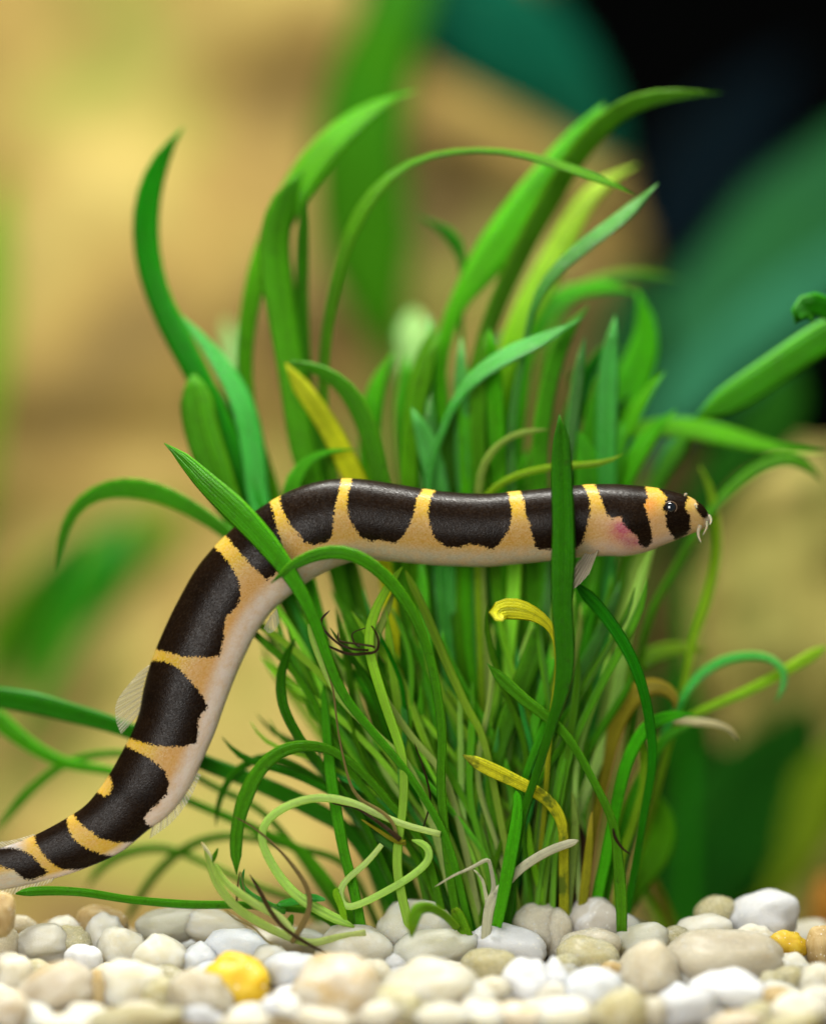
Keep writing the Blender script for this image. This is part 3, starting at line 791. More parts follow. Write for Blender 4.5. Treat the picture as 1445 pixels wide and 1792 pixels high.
    ([(28, 1564, 14), (36, 1562, 18), (80, 1560, 19), (150, 1563, 17), (230, 1576, 17), (330, 1583, 17), (420, 1583, 16), (490, 1588, 15), (560, 1602, 15)], (-0.4, -0.2, 0.0), 'mid', 0.3, 0.2, (640, 0.1)),
    ([(152, 1555, 6), (175, 1520, 18), (210, 1496, 21), (260, 1485, 19), (310, 1490, 17), (380, 1520, 15), (440, 1548, 15), (520, 1580, 14)], (3.2, 2.6, 1.8), 'bright', 0.3, 0, (620, 1.2)),
    ([(220, 1615, 12), (250, 1560, 17), (290, 1510, 19), (340, 1476, 19), (400, 1463, 17), (460, 1470, 15), (530, 1486, 15), (610, 1520, 15)], (2.8, 2.2, 1.4), 'mid', 0.2, 0, (680, 1.0)),
    ([(414, 1532, 5), (411, 1492, 25), (415, 1440, 28), (430, 1391, 30), (455, 1346, 29), (490, 1316, 27), (530, 1305, 23), (575, 1311, 19), (622, 1342, 18), (682, 1402, 17), (740, 1482, 17)], (-0.6, -0.7, -0.5, -0.2), 'mid', 0.3, 0.5, (790, 0.0)),
    ([(378, 1446, 6), (382, 1410, 11), (395, 1372, 15), (422, 1342, 17), (470, 1326, 19), (530, 1350, 18), (590, 1392, 16), (650, 1450, 16)], (0.8, 0.6, 0.5), 'dark', 0.3, 0, (740, 0.4)),
    ([(516, 1118, 8), (498, 1150, 17), (490, 1190, 21), (497, 1240, 21), (530, 1302, 20), (575, 1360, 17), (640, 1450, 16)], (0.3, 0.0, 0.1), 'dark', 0.5, 0.4, (740, 0.1)),
    ([(704, 992, 14), (676, 1034, 18), (653, 1080, 21), (645, 1130, 21), (660, 1192, 21), (688, 1270, 20), (706, 1330, 19), (706, 1420, 18), (696, 1490, 19), (700, 1550, 19)], (0.0, -0.35, -0.4), 'stem_lime', 0.2, 0.2, (725, -0.2)),
    ([(690, 1030, 8), (682, 1060, 12), (668, 1095, 14), (655, 1130, 14), (662, 1200, 14), (720, 1290, 14), (790, 1390, 14)], (0.2, -0.1, 0.1), 'stem_pale', 0.1, 0, (850, 0.2)),
    ([(709, 998, 14), (745, 1070, 19), (785, 1172, 19), (820, 1245, 17), (852, 1315, 15)], (0.1, 0.0, 0.1), 'stem_lime', 0.3, 0, (920, 0.2)),
    ([(540, 1092, 26), (548, 1110, 22), (566, 1160, 19), (600, 1225, 18), (660, 1290, 16), (730, 1370, 16)], (-0.15, -0.1, 0.0), 'stem_pale', 0.2, 0, (820, 0.1)),
    ([(566, 1200, 10), (572, 1300, 20), (584, 1400, 23), (600, 1480, 23), (618, 1550, 24)], (0.2, -0.1, -0.2), 'mid', 0.2, 0.2, (640, -0.2)),
    ([(570, 1574, 6), (545, 1570, 19), (515, 1575, 18), (488, 1580, 14)], (-0.55, -0.5, -0.4), 'teal', 0.3, 0, None),
    ([(720, 1642, 5), (722, 1618, 20), (730, 1592, 27), (752, 1587, 20), (778, 1602, 16), (800, 1625, 14)], (-1.15, -1.1, -0.6), 'olive', 0.3, 0, None),
    ([(792, 1590, 8), (800, 1600, 24), (812, 1630, 26), (825, 1665, 20)], (-0.5, -0.5, -0.4), 'olive', 0.2, 0, None),
    ([(720, 1470, 10), (744, 1480, 14), (749, 1505, 15), (722, 1532, 15), (682, 1556, 15), (634, 1580, 15), (606, 1586, 15), (596, 1562, 15), (606, 1540, 14), (640, 1510, 13), (668, 1478, 11)], (-0.45, -0.5, -0.3), 'stem_pale', 0.1, 0, None),
]
for r in LV:
    leaf(clump, r[0], r[1], r[2], r[3], r[4], r[5], n=46)

# --- the many stalks inside the clump
random.seed(5)
N = 192
for i in range(N):
    tx = random.uniform(470, 1130) if i < 100 else random.gauss(860, 110) if i < 150 else random.uniform(430, 1020)
    if i < 60 or i >= 150:      # low stalks under the fish
        ty = random.uniform(1010, 1330)
        yb = random.uniform(0.1, 1.0)
    elif i < 100:   # behind the fish
        ty = random.uniform(880, 1150)
        yb = random.uniform(0.7, 2.4)
    else:           # tall blades above it
        ty = random.uniform(580, 850)
        tx = min(max(tx, 640), 1070)
        yb = random.uniform(1.2, 3.0)
    bx = 885 + 0.24 * (tx - 800) + random.gauss(0, 26)
    bx = min(max(bx, 640), 1075)
    by = yb * 0.6 + 0.05
    f1, f2 = 0.33, 0.68
    bow = random.uniform(-40, 40) * (2.2 if i >= 150 else 1.3)
    w = random.uniform(8, 13) if i >= 150 else random.uniform(11, 17) if i < 60 else (random.uniform(16, 26) if i < 100 else random.uniform(20, 30))
    wt = w * random.uniform(0.9, 1.25) * (1.3 if 150 > i >= 100 else 1)
    dt = yb + random.uniform(-0.3, 0.5)
    lean = tx + (tx - bx) * random.uniform(0.0, 0.35)
    if 100 <= i < 150:      # long blades that arch over
        lean += random.uniform(-40, 110)
        ty -= random.uniform(0, 70)
    pts = [(lean, ty, 5), (tx + (lean - tx) * 0.6, ty + 38, wt * 0.85), (tx + bow * 0.3 + (bx - tx) * 0.12, ty + (1600 - ty) * 0.22, wt), (tx + (bx - tx) * 0.45 + bow, ty + (1600 - ty) * 0.5, w), (tx + (bx - tx) * 0.8 + bow * 0.5, ty + (1600 - ty) * 0.8, w * 0.85)]
    m = random.choices(['mid', 'dark', 'bright', 'lime', 'teal', 'olive', 'pale'], [6, 2.5, 5, 4.2, 1.5, 0.2, 2.2])[0]
    if i < 100 or i >= 150:
        m = random.choices(['stem_green', 'stem_lime', 'stem_pale', 'mid', 'dark', 'teal'], [6, 4, 2, 2.5, 1.5, 1])[0]
    else:
        m = random.choices(['mid', 'bright', 'dark', 'teal'], [5, 4, 3, 2])[0]
    leaf(clump, pts, (dt, yb, by), m, random.uniform(-0.8, 0.8), random.uniform(-0.5, 0.5), (bx, by), n=26)

# --- dark lump added as shade deep in the clump, then husks and thin roots
bm = bmesh.new()
bmesh.ops.create_icosphere(bm, subdivisions=4, radius=1)
for v in bm.verts:
    p = v.co.copy()
    v.co = Vector((p.x * 0.72, p.y * 0.5, p.z * 0.95)) * (1 + 0.3 * noise.noise(p * 2.3) + 0.22 * noise.noise(p * 6.1))
me = bpy.data.meshes.new('shade_core'); bm.to_mesh(me); bm.free()
me.polygons.foreach_set('use_smooth', [True] * len(me.polygons))
me.materials.append(simple('shade_core_dark', (0.022, 0.015, 0.007), 0.9, 0.5, 3, 0.1, 0.8, 8))
core = bpy.data.objects.new('shade_core', me); COL.objects.link(core); core.parent = clump
p = W(930, 1560, 0.95); core.location = p - Vector(clump.location)

for pts, dep, m in [
    ([(760, 1552, 3), (790, 1534, 5), (822, 1520, 7), (852, 1504, 9), (856, 1512, 8), (862, 1535, 9), (864, 1560, 11), (852, 1580, 13)], (-0.6, -0.5, -0.45), 'white'),
    ([(828, 1522, 4), (842, 1540, 6), (848, 1562, 8), (852, 1580, 10)], (-0.5, -0.45), 'white'),
    ([(560, 1108, 3), (565, 1125, 4), (580, 1133, 5), (610, 1143, 6), (640, 1142, 6), (660, 1138, 5), (661, 1115, 4), (650, 1095, 3)], (-0.45, -0.55, -0.55, -0.6), 'root'),
    ([(577, 1068, 3), (561, 1085, 5), (566, 1105, 5), (590, 1128, 5), (615, 1137, 5), (645, 1138, 5)], (-0.4, -0.55, -0.55), 'root'),
    ([(592, 1106, 2), (593, 1122, 4), (620, 1128, 4), (655, 1134, 5)], (-0.5, -0.58), 'root'),
    ([(640, 1098, 2), (616, 1108, 3), (620, 1125, 4), (630, 1132, 4)], (-0.45, -0.55), 'root'),
    ([(567, 1160, 2), (582, 1200, 4), (590, 1260, 4), (598, 1310, 4), (612, 1372, 6), (632, 1402, 9), (668, 1420, 9), (688, 1440, 8), (694, 1462, 8)], (-0.35, -0.5, -0.5), 'rootpale'),
    ([(575, 1395, 2), (582, 1406, 4), (620, 1414, 4), (650, 1430, 7), (680, 1452, 9), (700, 1470, 12)], (-0.5, -0.55), 'root'),
    ([(632, 1434, 3), (660, 1452, 7), (690, 1470, 9), (710, 1474, 10)], (-0.5, -0.55), 'dying'),
    ([(725, 1300, 2), (742, 1350, 4), (752, 1400, 4), (740, 1450, 3)], (-0.2, -0.2), 'root'),
    ([(1102, 1495, 2), (1088, 1484, 5), (1076, 1466, 6), (1072, 1450, 4)], (-0.6, -0.65), 'root'),
    ([(990, 1330, 6), (975, 1380, 20), (985, 1450, 24), (990, 1560, 22), (980, 1640, 16)], (0.6, 0.4, 0.3), 'dying'),
    ([(950, 1400, 6), (946, 1450, 16), (955, 1530, 20), (965, 1650, 16)], (0.5, 0.3, 0.3), 'olive'),
    ([(1000, 1385, 6), (1004, 1450, 18), (998, 1540, 20), (990, 1650, 16)], (0.2, 0.15, 0.2), 'pale'),
    ([(925, 1440, 5), (930, 1490, 13), (945, 1560, 14), (960, 1650, 14)], (0.2, 0.1, 0.2), 'lime'),
    ([(1036, 1420, 5), (1030, 1490, 16), (1022, 1560, 18), (1012, 1650, 14)], (0.1, 0.1, 0.2), 'dying'),
    ([(1012, 1440, 6), (1022, 1500, 22), (1012, 1570, 24), (1000, 1640, 16)], (0.5, 0.3, 0.3), 'root'),
]:
    leaf(clump, pts, dep, m, 0.1, 0, None, n=34, name='root')

# --- white broken runner
run = leaf(clump, [(1012, 1471, 14), (1004, 1473, 16), (960, 1488, 18), (915, 1515, 19), (885, 1545, 18), (858, 1580, 22), (848, 1650, 18)], (-0.4, -0.45, -0.5), 'white', 0.1, 0, None, n=34, name='runner')

# --- loose plantlet with runners on the gravel, beside the clump
pl = empty('runner_plantlet', W(540, 1650, -0.7))
tag(pl, 'loose plantlet of looping pale runners and brown roots on the gravel', 'plant')
for pts, dep, m, nm in [
    ([(357, 1480, 8), (366, 1508, 14), (378, 1545, 17), (412, 1586, 17), (452, 1612, 17), (500, 1636, 17), (545, 1650, 16), (590, 1640, 15), (640, 1632, 15)], (-0.7, -0.7, -0.6), 'stem_pale', 'runner'),
    ([(378, 1512, 10), (396, 1545, 15), (442, 1580, 17), (488, 1606, 17), (520, 1645, 18)], (-0.75, -0.75), 'stem_pale', 'runner'),
    ([(620, 1622, 18), (560, 1592, 21), (512, 1562, 20), (480, 1520, 18), (457, 1470, 17), (464, 1440, 17), (500, 1413, 17), (550, 1397, 16), (600, 1400, 16), (652, 1420, 15), (705, 1443, 14), (770, 1460, 14)], (-0.5, -0.65, -0.4), 'stem_pale', 'runner'),
    ([(602, 1620, 14), (598, 1590, 15), (588, 1562, 15), (592, 1556, 8)], (-0.5, -0.45), 'lime', 'runner'),
    ([(352, 1474, 3), (362, 1492, 10), (368, 1508, 11)], (-0.7, -0.7), 'husk', 'leaf_sheath'),
    ([(382, 1484, 3), (376, 1498, 10), (370, 1510, 8)], (-0.7, -0.7), 'mid', 'leaf'),
    ([(512, 1600, 6), (506, 1615, 18), (502, 1632, 16), (515, 1650, 10)], (-0.6, -0.6), 'mid', 'leaf'),
    ([(428, 1520, 4), (424, 1545, 10), (440, 1565, 14), (470, 1582, 16), (500, 1595, 12)], (-0.4, -0.4), 'teal', 'leaf'),
    ([(437, 1530, 3), (455, 1560, 8), (470, 1590, 9), (495, 1622, 8), (540, 1652, 7), (572, 1668, 4)], (-0.75, -0.85), 'root', 'root'),
    ([(408, 1428, 2), (440, 1446, 4), (480, 1480, 5), (515, 1520, 8), (538, 1556, 10), (542, 1590, 11), (525, 1625, 12), (510, 1650, 10)], (-0.7, -0.8), 'rootpale', 'root'),
    ([(420, 1525, 2), (416, 1560, 4), (415, 1590, 3)], (-0.7, -0.7), 'root', 'root'),
    ([(422, 1525, 2), (432, 1570, 4), (448, 1592, 3)], (-0.7, -0.7), 'rootpale', 'root'),
    ([(394, 1592, 2), (412, 1610, 4), (440, 1622, 4), (470, 1650, 4), (490, 1655, 3)], (-0.75, -0.8), 'rootpale', 'root'),
]:
    leaf(pl, pts, dep, m, 0.15, 0, None, n=36, name=nm)

# --- curled leaf that leans in beside the clump
cl = empty('curled_leaf_plant', W(1560, 1640, 1.6))
tag(cl, 'grass leaf stalk with a curled dark tip leaning in before the driftwood', 'plant')
leaf(cl, [(1212, 735, 10), (1240, 718, 34), (1290, 690, 50), (1360, 642, 54), (1445, 588, 60), (1510, 560, 56), (1580, 620, 50), (1610, 800, 40), (1600, 1100, 30), (1575, 1400, 24), (1560, 1645, 20)], (1.7, 1.5, 1.4, 1.6), 'mid', 0.25, 0.3, None, n=50)
leaf(cl, [(1412, 548, 26), (1424, 560, 34), (1408, 568, 38), (1394, 552, 40), (1400, 533, 40), (1424, 526, 40), (1448, 538, 36), (1474, 566, 30), (1500, 620, 24), (1530, 760, 22), (1560, 1100, 20), (1565, 1400, 20), (1560, 1645, 20)], (0.6, 0.7, 0.9, 1.5), 'dark', 0.5, 0.4, None, n=60)

# ------------------------------------------------------------------ broad-leaved plants in the distance


def broad(name, label, specs, rootpt):
    rootpt = (rootpt[0] * 1.1, rootpt[1] * 1.35, -0.5)
    e = empty(name, rootpt)
    tag(e, label, 'plant', 'broad leaved plants behind')
    for pts, dep, m, roll in specs:
        dep = tuple(d_ * 1.35 for d_ in dep)
        leaf(e, pts, dep, m, roll, 0.25, None, n=40, flat=0.05, keel=0.12)
        # leaf stalk down to the root
        a = W(pts[-1][0], pts[-1][1], dep[-1])
        b = Vector(rootpt)
        mid = (a + b) / 2 + Vector((0.15 * (a.x - b.x), 0, 0.2))
        vs, fs, uv = [], [], []
        R = catmull([[*a, 0], [*mid, 0], [*b, 0]], 14)
        for i, q in enumerate(R):
            for k in range(8):
                an = 2 * math.pi * k / 8
                vs.append(Vector(q[:3]) + Vector((0.09 * math.cos(an), 0.09 * math.sin(an), 0)))
                uv.append((k / 8, 1 - i / 13))
        for i in range(13):
            for k in range(8):
                k2 = (k + 1) % 8
                fs.append((i * 8 + k, i * 8 + k2, (i + 1) * 8 + k2, (i + 1) * 8 + k))
        link_mesh('stem', vs, fs, LM['lime' if m == 'bglime' else 'dark'], e, uv)
    return e


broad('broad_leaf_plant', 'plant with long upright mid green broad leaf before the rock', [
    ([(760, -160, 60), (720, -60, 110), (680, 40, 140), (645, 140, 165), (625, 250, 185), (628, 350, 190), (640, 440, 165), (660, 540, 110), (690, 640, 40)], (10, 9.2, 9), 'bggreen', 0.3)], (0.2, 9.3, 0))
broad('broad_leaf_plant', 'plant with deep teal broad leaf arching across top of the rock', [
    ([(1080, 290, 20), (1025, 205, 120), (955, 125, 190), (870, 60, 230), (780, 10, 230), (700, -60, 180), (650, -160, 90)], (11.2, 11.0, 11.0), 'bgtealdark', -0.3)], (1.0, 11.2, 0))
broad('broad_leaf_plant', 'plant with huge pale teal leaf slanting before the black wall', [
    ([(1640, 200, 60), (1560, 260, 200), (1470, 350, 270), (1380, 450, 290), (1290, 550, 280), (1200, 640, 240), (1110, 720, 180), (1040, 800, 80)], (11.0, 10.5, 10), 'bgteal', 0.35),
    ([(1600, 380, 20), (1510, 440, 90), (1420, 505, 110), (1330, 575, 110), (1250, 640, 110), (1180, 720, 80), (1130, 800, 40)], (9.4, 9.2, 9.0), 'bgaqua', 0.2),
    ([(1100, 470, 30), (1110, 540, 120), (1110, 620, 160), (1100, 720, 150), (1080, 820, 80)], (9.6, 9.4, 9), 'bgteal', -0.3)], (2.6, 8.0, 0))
broad('broad_leaf_plant', 'plant with a single navy leaf, painted dark as shade, before the black wall', [
    ([(1400, 90, 20), (1350, 150, 110), (1290, 230, 200), (1230, 310, 230), (1180, 390, 170), (1140, 470, 60)], (16, 15.5, 15), 'bgnavyshade', 0.1)], (5.6, 15.5, 0))
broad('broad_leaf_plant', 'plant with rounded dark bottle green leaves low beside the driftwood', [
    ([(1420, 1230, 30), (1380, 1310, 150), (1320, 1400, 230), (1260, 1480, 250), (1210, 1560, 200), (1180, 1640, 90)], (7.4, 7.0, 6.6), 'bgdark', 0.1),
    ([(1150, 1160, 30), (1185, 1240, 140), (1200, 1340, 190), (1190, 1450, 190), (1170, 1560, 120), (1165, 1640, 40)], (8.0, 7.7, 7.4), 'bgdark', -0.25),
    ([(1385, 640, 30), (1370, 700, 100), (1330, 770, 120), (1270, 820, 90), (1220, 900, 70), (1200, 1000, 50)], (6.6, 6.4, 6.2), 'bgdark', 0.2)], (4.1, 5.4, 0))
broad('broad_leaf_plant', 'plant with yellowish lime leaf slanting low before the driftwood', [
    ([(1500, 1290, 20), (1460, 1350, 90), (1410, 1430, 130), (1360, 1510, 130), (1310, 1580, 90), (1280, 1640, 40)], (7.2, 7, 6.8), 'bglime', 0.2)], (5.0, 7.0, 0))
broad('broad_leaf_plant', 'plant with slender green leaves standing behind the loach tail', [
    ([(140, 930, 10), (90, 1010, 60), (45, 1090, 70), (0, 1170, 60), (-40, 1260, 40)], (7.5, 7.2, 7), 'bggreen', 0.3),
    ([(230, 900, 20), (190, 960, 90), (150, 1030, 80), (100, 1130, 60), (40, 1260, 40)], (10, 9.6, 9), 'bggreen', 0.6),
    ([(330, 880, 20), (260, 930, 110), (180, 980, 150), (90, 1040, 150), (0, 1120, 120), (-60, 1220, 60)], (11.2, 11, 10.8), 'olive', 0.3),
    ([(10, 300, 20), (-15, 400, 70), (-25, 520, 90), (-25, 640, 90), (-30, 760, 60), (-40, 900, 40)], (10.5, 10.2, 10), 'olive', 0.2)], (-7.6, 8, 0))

# ------------------------------------------------------------------ the loach
TOP = [(-70, 1499), (0, 1484), (62, 1461), (118, 1431), (150, 1409), (174, 1381), (195, 1350), (218, 1308), (230, 1284), (244, 1247), (252, 1205), (264, 1161), (283, 1112), (310, 1055), (349, 988), (400, 932), (452, 891), (510, 858), (566, 841), (625, 838), (704, 849), (775, 860), (850, 864), (909, 859), (960, 854), (1011, 849), (1066, 847), (1105, 849), (1140, 853), (1170, 858), (1198, 866), (1220, 878), (1236, 891), (1244, 902)]
BOT = [(-60, 1560), (10, 1556), (93, 1538), (156, 1517), (213, 1490), (258, 1454), (300, 1422), (334, 1376), (354, 1333), (376, 1283), (393, 1235), (412, 1185), (430, 1145), (450, 1106), (480, 1066), (510, 1040), (538, 1019), (566, 1003), (600, 988), (640, 980), (700, 984), (770, 990), (850, 992), (909, 987), (961, 982), (1008, 976), (1058, 973), (1095, 973), (1130, 966), (1160, 954), (1188, 943), (1210, 934), (1232, 926), (1241, 920)]
NS, NA = 760, 120
P = np.array([[(a[0] + b[0]) / 2, (a[1] + b[1]) / 2, 0, (a[0] - b[0]) / 2, (a[1] - b[1]) / 2] for a, b in zip(TOP, BOT)])
R = catmull(P, NS)
f = np.linspace(0, 1, NS)
depth_line = np.interp(f, [0, .2, .45, .7, 1], [-0.28, -0.05, 0.10, 0.0, -0.12])
thick = np.interp(f, [0, .12, .3, .55, .8, .92, .97, 1], [0.34, 0.44, 0.60, 0.72, 0.76, 0.80, 0.92, 1.0])
ang = 2 * np.pi * np.arange(NA) / NA
cosa, sina = np.cos(ang), np.sin(ang)
half = np.hypot(R[:, 3], R[:, 4])
endc = np.ones(NS)
k0 = 10
endc[-k0:] = np.sqrt(np.clip(1 - np.linspace(0, 1, k0) ** 2 * 0.97, 0, 1))
# lateral-plane position (photograph pixels) of every vertex and its half depth
LX = R[:, 0][:, None] + R[:, 3][:, None] * sina[None] * endc[:, None]
LY = R[:, 1][:, None] + R[:, 4][:, None] * sina[None] * endc[:, None]
LD = (half * thick * endc)[:, None] * (np.sign(cosa) * np.abs(cosa) ** 0.9)[None]
# gill cover bulge
gl = np.exp(-(((LX - 1092) / 38) ** 2 + ((LY - 935) / 34) ** 2))
LD = LD * (1 + 0.10 * gl)
verts = []
for i in range(NS):
    y0 = depth_line[i]
    for k in range(NA):
        p = W(LX[i, k], LY[i, k], y0)
        p.y = y0 - LD[i, k] * S
        verts.append(p)
faces = []
for i in range(NS - 1):
    for k in range(NA):
        k2 = (k + 1) % NA
        faces.append((i * NA + k, i * NA + k2, (i + 1) * NA + k2, (i + 1) * NA + k))
faces.append(tuple(range(NA - 1, -1, -1)))
faces.append(tuple((NS - 1) * NA + k for k in range(NA)))
arc = np.concatenate([[0], np.cumsum(np.hypot(np.diff(R[:, 0]), np.diff(R[:, 1])))])
girth = np.abs((np.arange(NA) / NA * 2 + 0.5) % 2 - 1)
uvs = [(arc[i] / 100.0, girth[k] * 2.2 * (half[i] / 70.0) ** 0.0) for i in range(NS) for k in range(NA)]


def poly(off, sc, pts):
    return np.array([(off[0] + x / sc, off[1] + y / sc) for x, y in pts])


r1, r2, r3, r4 = ((880, 780), 3.44), ((400, 780), 2.89), ((150, 900), 3.524), ((0, 1280), 3.211)
DARK = [
    poly(*r4, [(-300, 700), (-150, 672), (0, 655), (60, 652), (120, 662), (180, 690), (230, 740), (275, 790), (250, 810), (180, 835), (140, 830), (105, 800), (80, 775), (30, 765), (0, 752), (-300, 790)]),
    poly(*r4, [(200, 590), (190, 560), (380, 460), (385, 520), (400, 570), (440, 620), (500, 660), (570, 685), (640, 700), (650, 720), (560, 745), (500, 768), (440, 778), (360, 775), (310, 750), (250, 690), (210, 630)]),
    poly(*r4, [(415, 470), (380, 440), (690, 30), (715, 85), (760, 105), (830, 140), (900, 190), (940, 230), (958, 290), (950, 350), (910, 390), (880, 420), (835, 460), (820, 490), (830, 520), (860, 535), (860, 570), (800, 590), (750, 622), (700, 625), (640, 620), (570, 600), (520, 560), (460, 520), (430, 480)]),
    poly(*r3, [(340, 890), (400, 912), (440, 905), (500, 915), (560, 940), (620, 990), (690, 1070), (740, 1140), (762, 1190), (720, 1240), (700, 1280), (705, 1340), (695, 1410), (620, 1435), (530, 1435), (440, 1430), (370, 1410), (290, 1385), (220, 1370)]),
    poly(*r3, [(770, 170), (805, 215), (860, 270), (920, 350), (960, 440), (965, 530), (940, 580), (880, 640), (865, 700), (860, 780), (835, 880), (780, 890), (700, 890), (620, 885), (530, 860), (470, 845), (435, 835), (380, 820), (500, 500)]),
    poly(*r2, [(-40, 440), (60, 370), (190, 270), (212, 290), (232, 350), (250, 430), (275, 500), (290, 560), (280, 620), (240, 660), (200, 690), (170, 660), (100, 590), (30, 510), (0, 470)]),
    poly(*r2, [(250, 220), (262, 255), (270, 320), (290, 360), (310, 400), (350, 450), (390, 500), (440, 515), (490, 505), (525, 475), (533, 400), (540, 330), (555, 270), (570, 205), (575, 130)]),
    poly(*r2, [(635, 120), (620, 205), (605, 260), (603, 310), (610, 370), (640, 430), (680, 480), (730, 495), (770, 488), (800, 495), (850, 505), (890, 460), (920, 400), (940, 340), (950, 280), (975, 240), (990, 215), (1000, 150)]),
    poly(*r2, [(1055, 180), (1045, 230), (1020, 280), (1008, 340), (1015, 410), (1040, 480), (1100, 525), (1160, 525), (1220, 510), (1270, 515), (1330, 535), (1370, 500), (1410, 440), (1428, 370), (1420, 290), (1410, 240), (1405, 190)]),
    poly(*r1, [(95, 230), (100, 275), (120, 350), (130, 430), (155, 490), (170, 560), (190, 620), (220, 640), (300, 630), (380, 640), (440, 625), (470, 590), (490, 510), (510, 440), (515, 360), (500, 300), (475, 240), (465, 190)]),
    poly(*r1, [(540, 190), (545, 235), (570, 300), (590, 370), (615, 435), (645, 458), (695, 445), (710, 490), (750, 530), (790, 560), (810, 605), (850, 625), (885, 595), (885, 540), (870, 480), (850, 420), (835, 380), (858, 330), (850, 245), (850, 200)]),
    poly(*r1, [(920, 220), (935, 270), (955, 300), (975, 325), (950, 380), (948, 405), (975, 410), (962, 440), (972, 495), (1000, 545), (1040, 572), (1095, 545), (1122, 510), (1112, 430), (1080, 385), (1090, 360), (1108, 325), (1105, 260)]),
    poly(*r1, [(1150, 290), (1155, 325), (1162, 355), (1152, 395), (1180, 430), (1200, 452), (1226, 432), (1236, 395), (1222, 330)]),
]
LIGHT = [poly(*r4, [(600, 235), (620, 255), (640, 290), (640, 320), (622, 352), (595, 365), (562, 348), (530, 330)])]


def sdf(poly_, X, Y):
    """Signed distance in photograph pixels, positive inside."""
    d = np.full(X.shape, 1e9)
    inside = np.zeros(X.shape, bool)
    n = len(poly_)
    for i in range(n):
        ax, ay = poly_[i]
        bx, by = poly_[(i + 1) % n]
        ex, ey = bx - ax, by - ay
        t = np.clip(((X - ax) * ex + (Y - ay) * ey) / (ex * ex + ey * ey + 1e-9), 0, 1)
        d = np.minimum(d, np.hypot(X - ax - t * ex, Y - ay - t * ey))
        cond = (ay > Y) != (by > Y)
        with np.errstate(divide='ignore', invalid='ignore'):
            xi = ax + (Y - ay) * ex / (ey if abs(ey) > 1e-9 else 1e-9)
        inside ^= cond & (X < xi)
    return np.where(inside, d, -d)


LX0 = R[:, 0][:, None] + R[:, 3][:, None] * sina[None]
LY0 = R[:, 1][:, None] + R[:, 4][:, None] * sina[None]
dk = np.full(LX.shape, -1e3)
for pg in DARK: dk = np.maximum(dk, sdf(pg, LX0, LY0))
for pg in LIGHT: dk = np.minimum(dk, -sdf(pg, LX0, LY0))
v = np.repeat(sina[None], NS, 0)


def sm(a, b, x):
    t = np.clip((x - a) / (b - a), 0, 1)
    return t * t * (3 - 2 * t)


def lerp(a, b, t): return a + (np.asarray(b) - a) * t[..., None]


c = np.zeros(LX.shape + (3,)) + np.array([0.74, 0.46, 0.012])
c = lerp(c, (0.60, 0.33, 0.055), 1 - sm(-0.15, 0.55, v))
rear = 1 - sm(430, 640, LX)
c = lerp(c, (0.72, 0.38, 0.10), (1 - sm(-0.45, 0.25, v)) * rear)
c = lerp(c, (0.50, 0.42, 0.27), 1 - sm(-0.82, -0.45, v))
c = lerp(c, (0.98, 0.80, 0.68), (1 - sm(-0.75, -0.35, v)) * rear)
tail = 1 - sm(215, 260, LX)
c = lerp(c, (0.78, 0.47, 0.03), tail * sm(-0.95, -0.7, v))
head = sm(1015, 1060, LX)
c = lerp(c, (0.72, 0.42, 0.18), head * (1 - sm(-0.3, 0.5, v)) * 0.8)
c = lerp(c, (0.70, 0.52, 0.42), head * (1 - sm(-0.9, -0.5, v)) * 0.8)


def blob(x, y, rx, ry): return np.exp(-(((LX - x) / rx) ** 2 + ((LY - y) / ry) ** 2))


c = lerp(c, (0.85, 0.33, 0.03), np.clip(blob(1132, 888, 16, 20) * 1.1, 0, 1))
c = lerp(c, (0.55, 0.09, 0.15), np.clip(blob(1086, 932, 20, 17) * 1.5, 0, 1))
c = lerp(c, (0.46, 0.12, 0.16), np.clip(blob(1105, 952, 20, 12) * 1.0, 0, 1))
c = lerp(c, (0.66, 0.42, 0.12), sm(1195, 1215, LX) * 0.8)
c = lerp(c, (0.74, 0.70, 0.60), sm(1226, 1240, LX))
c = lerp(c, (0.55, 0.52, 0.50), (1 - sm(25, 60, LX)) * sm(0.35, 0.6, v))
c = lerp(c, (0.66, 0.60, 0.46), (1 - sm(30, 95, LX)) * (1 - sm(-0.5, 0.1, v)))


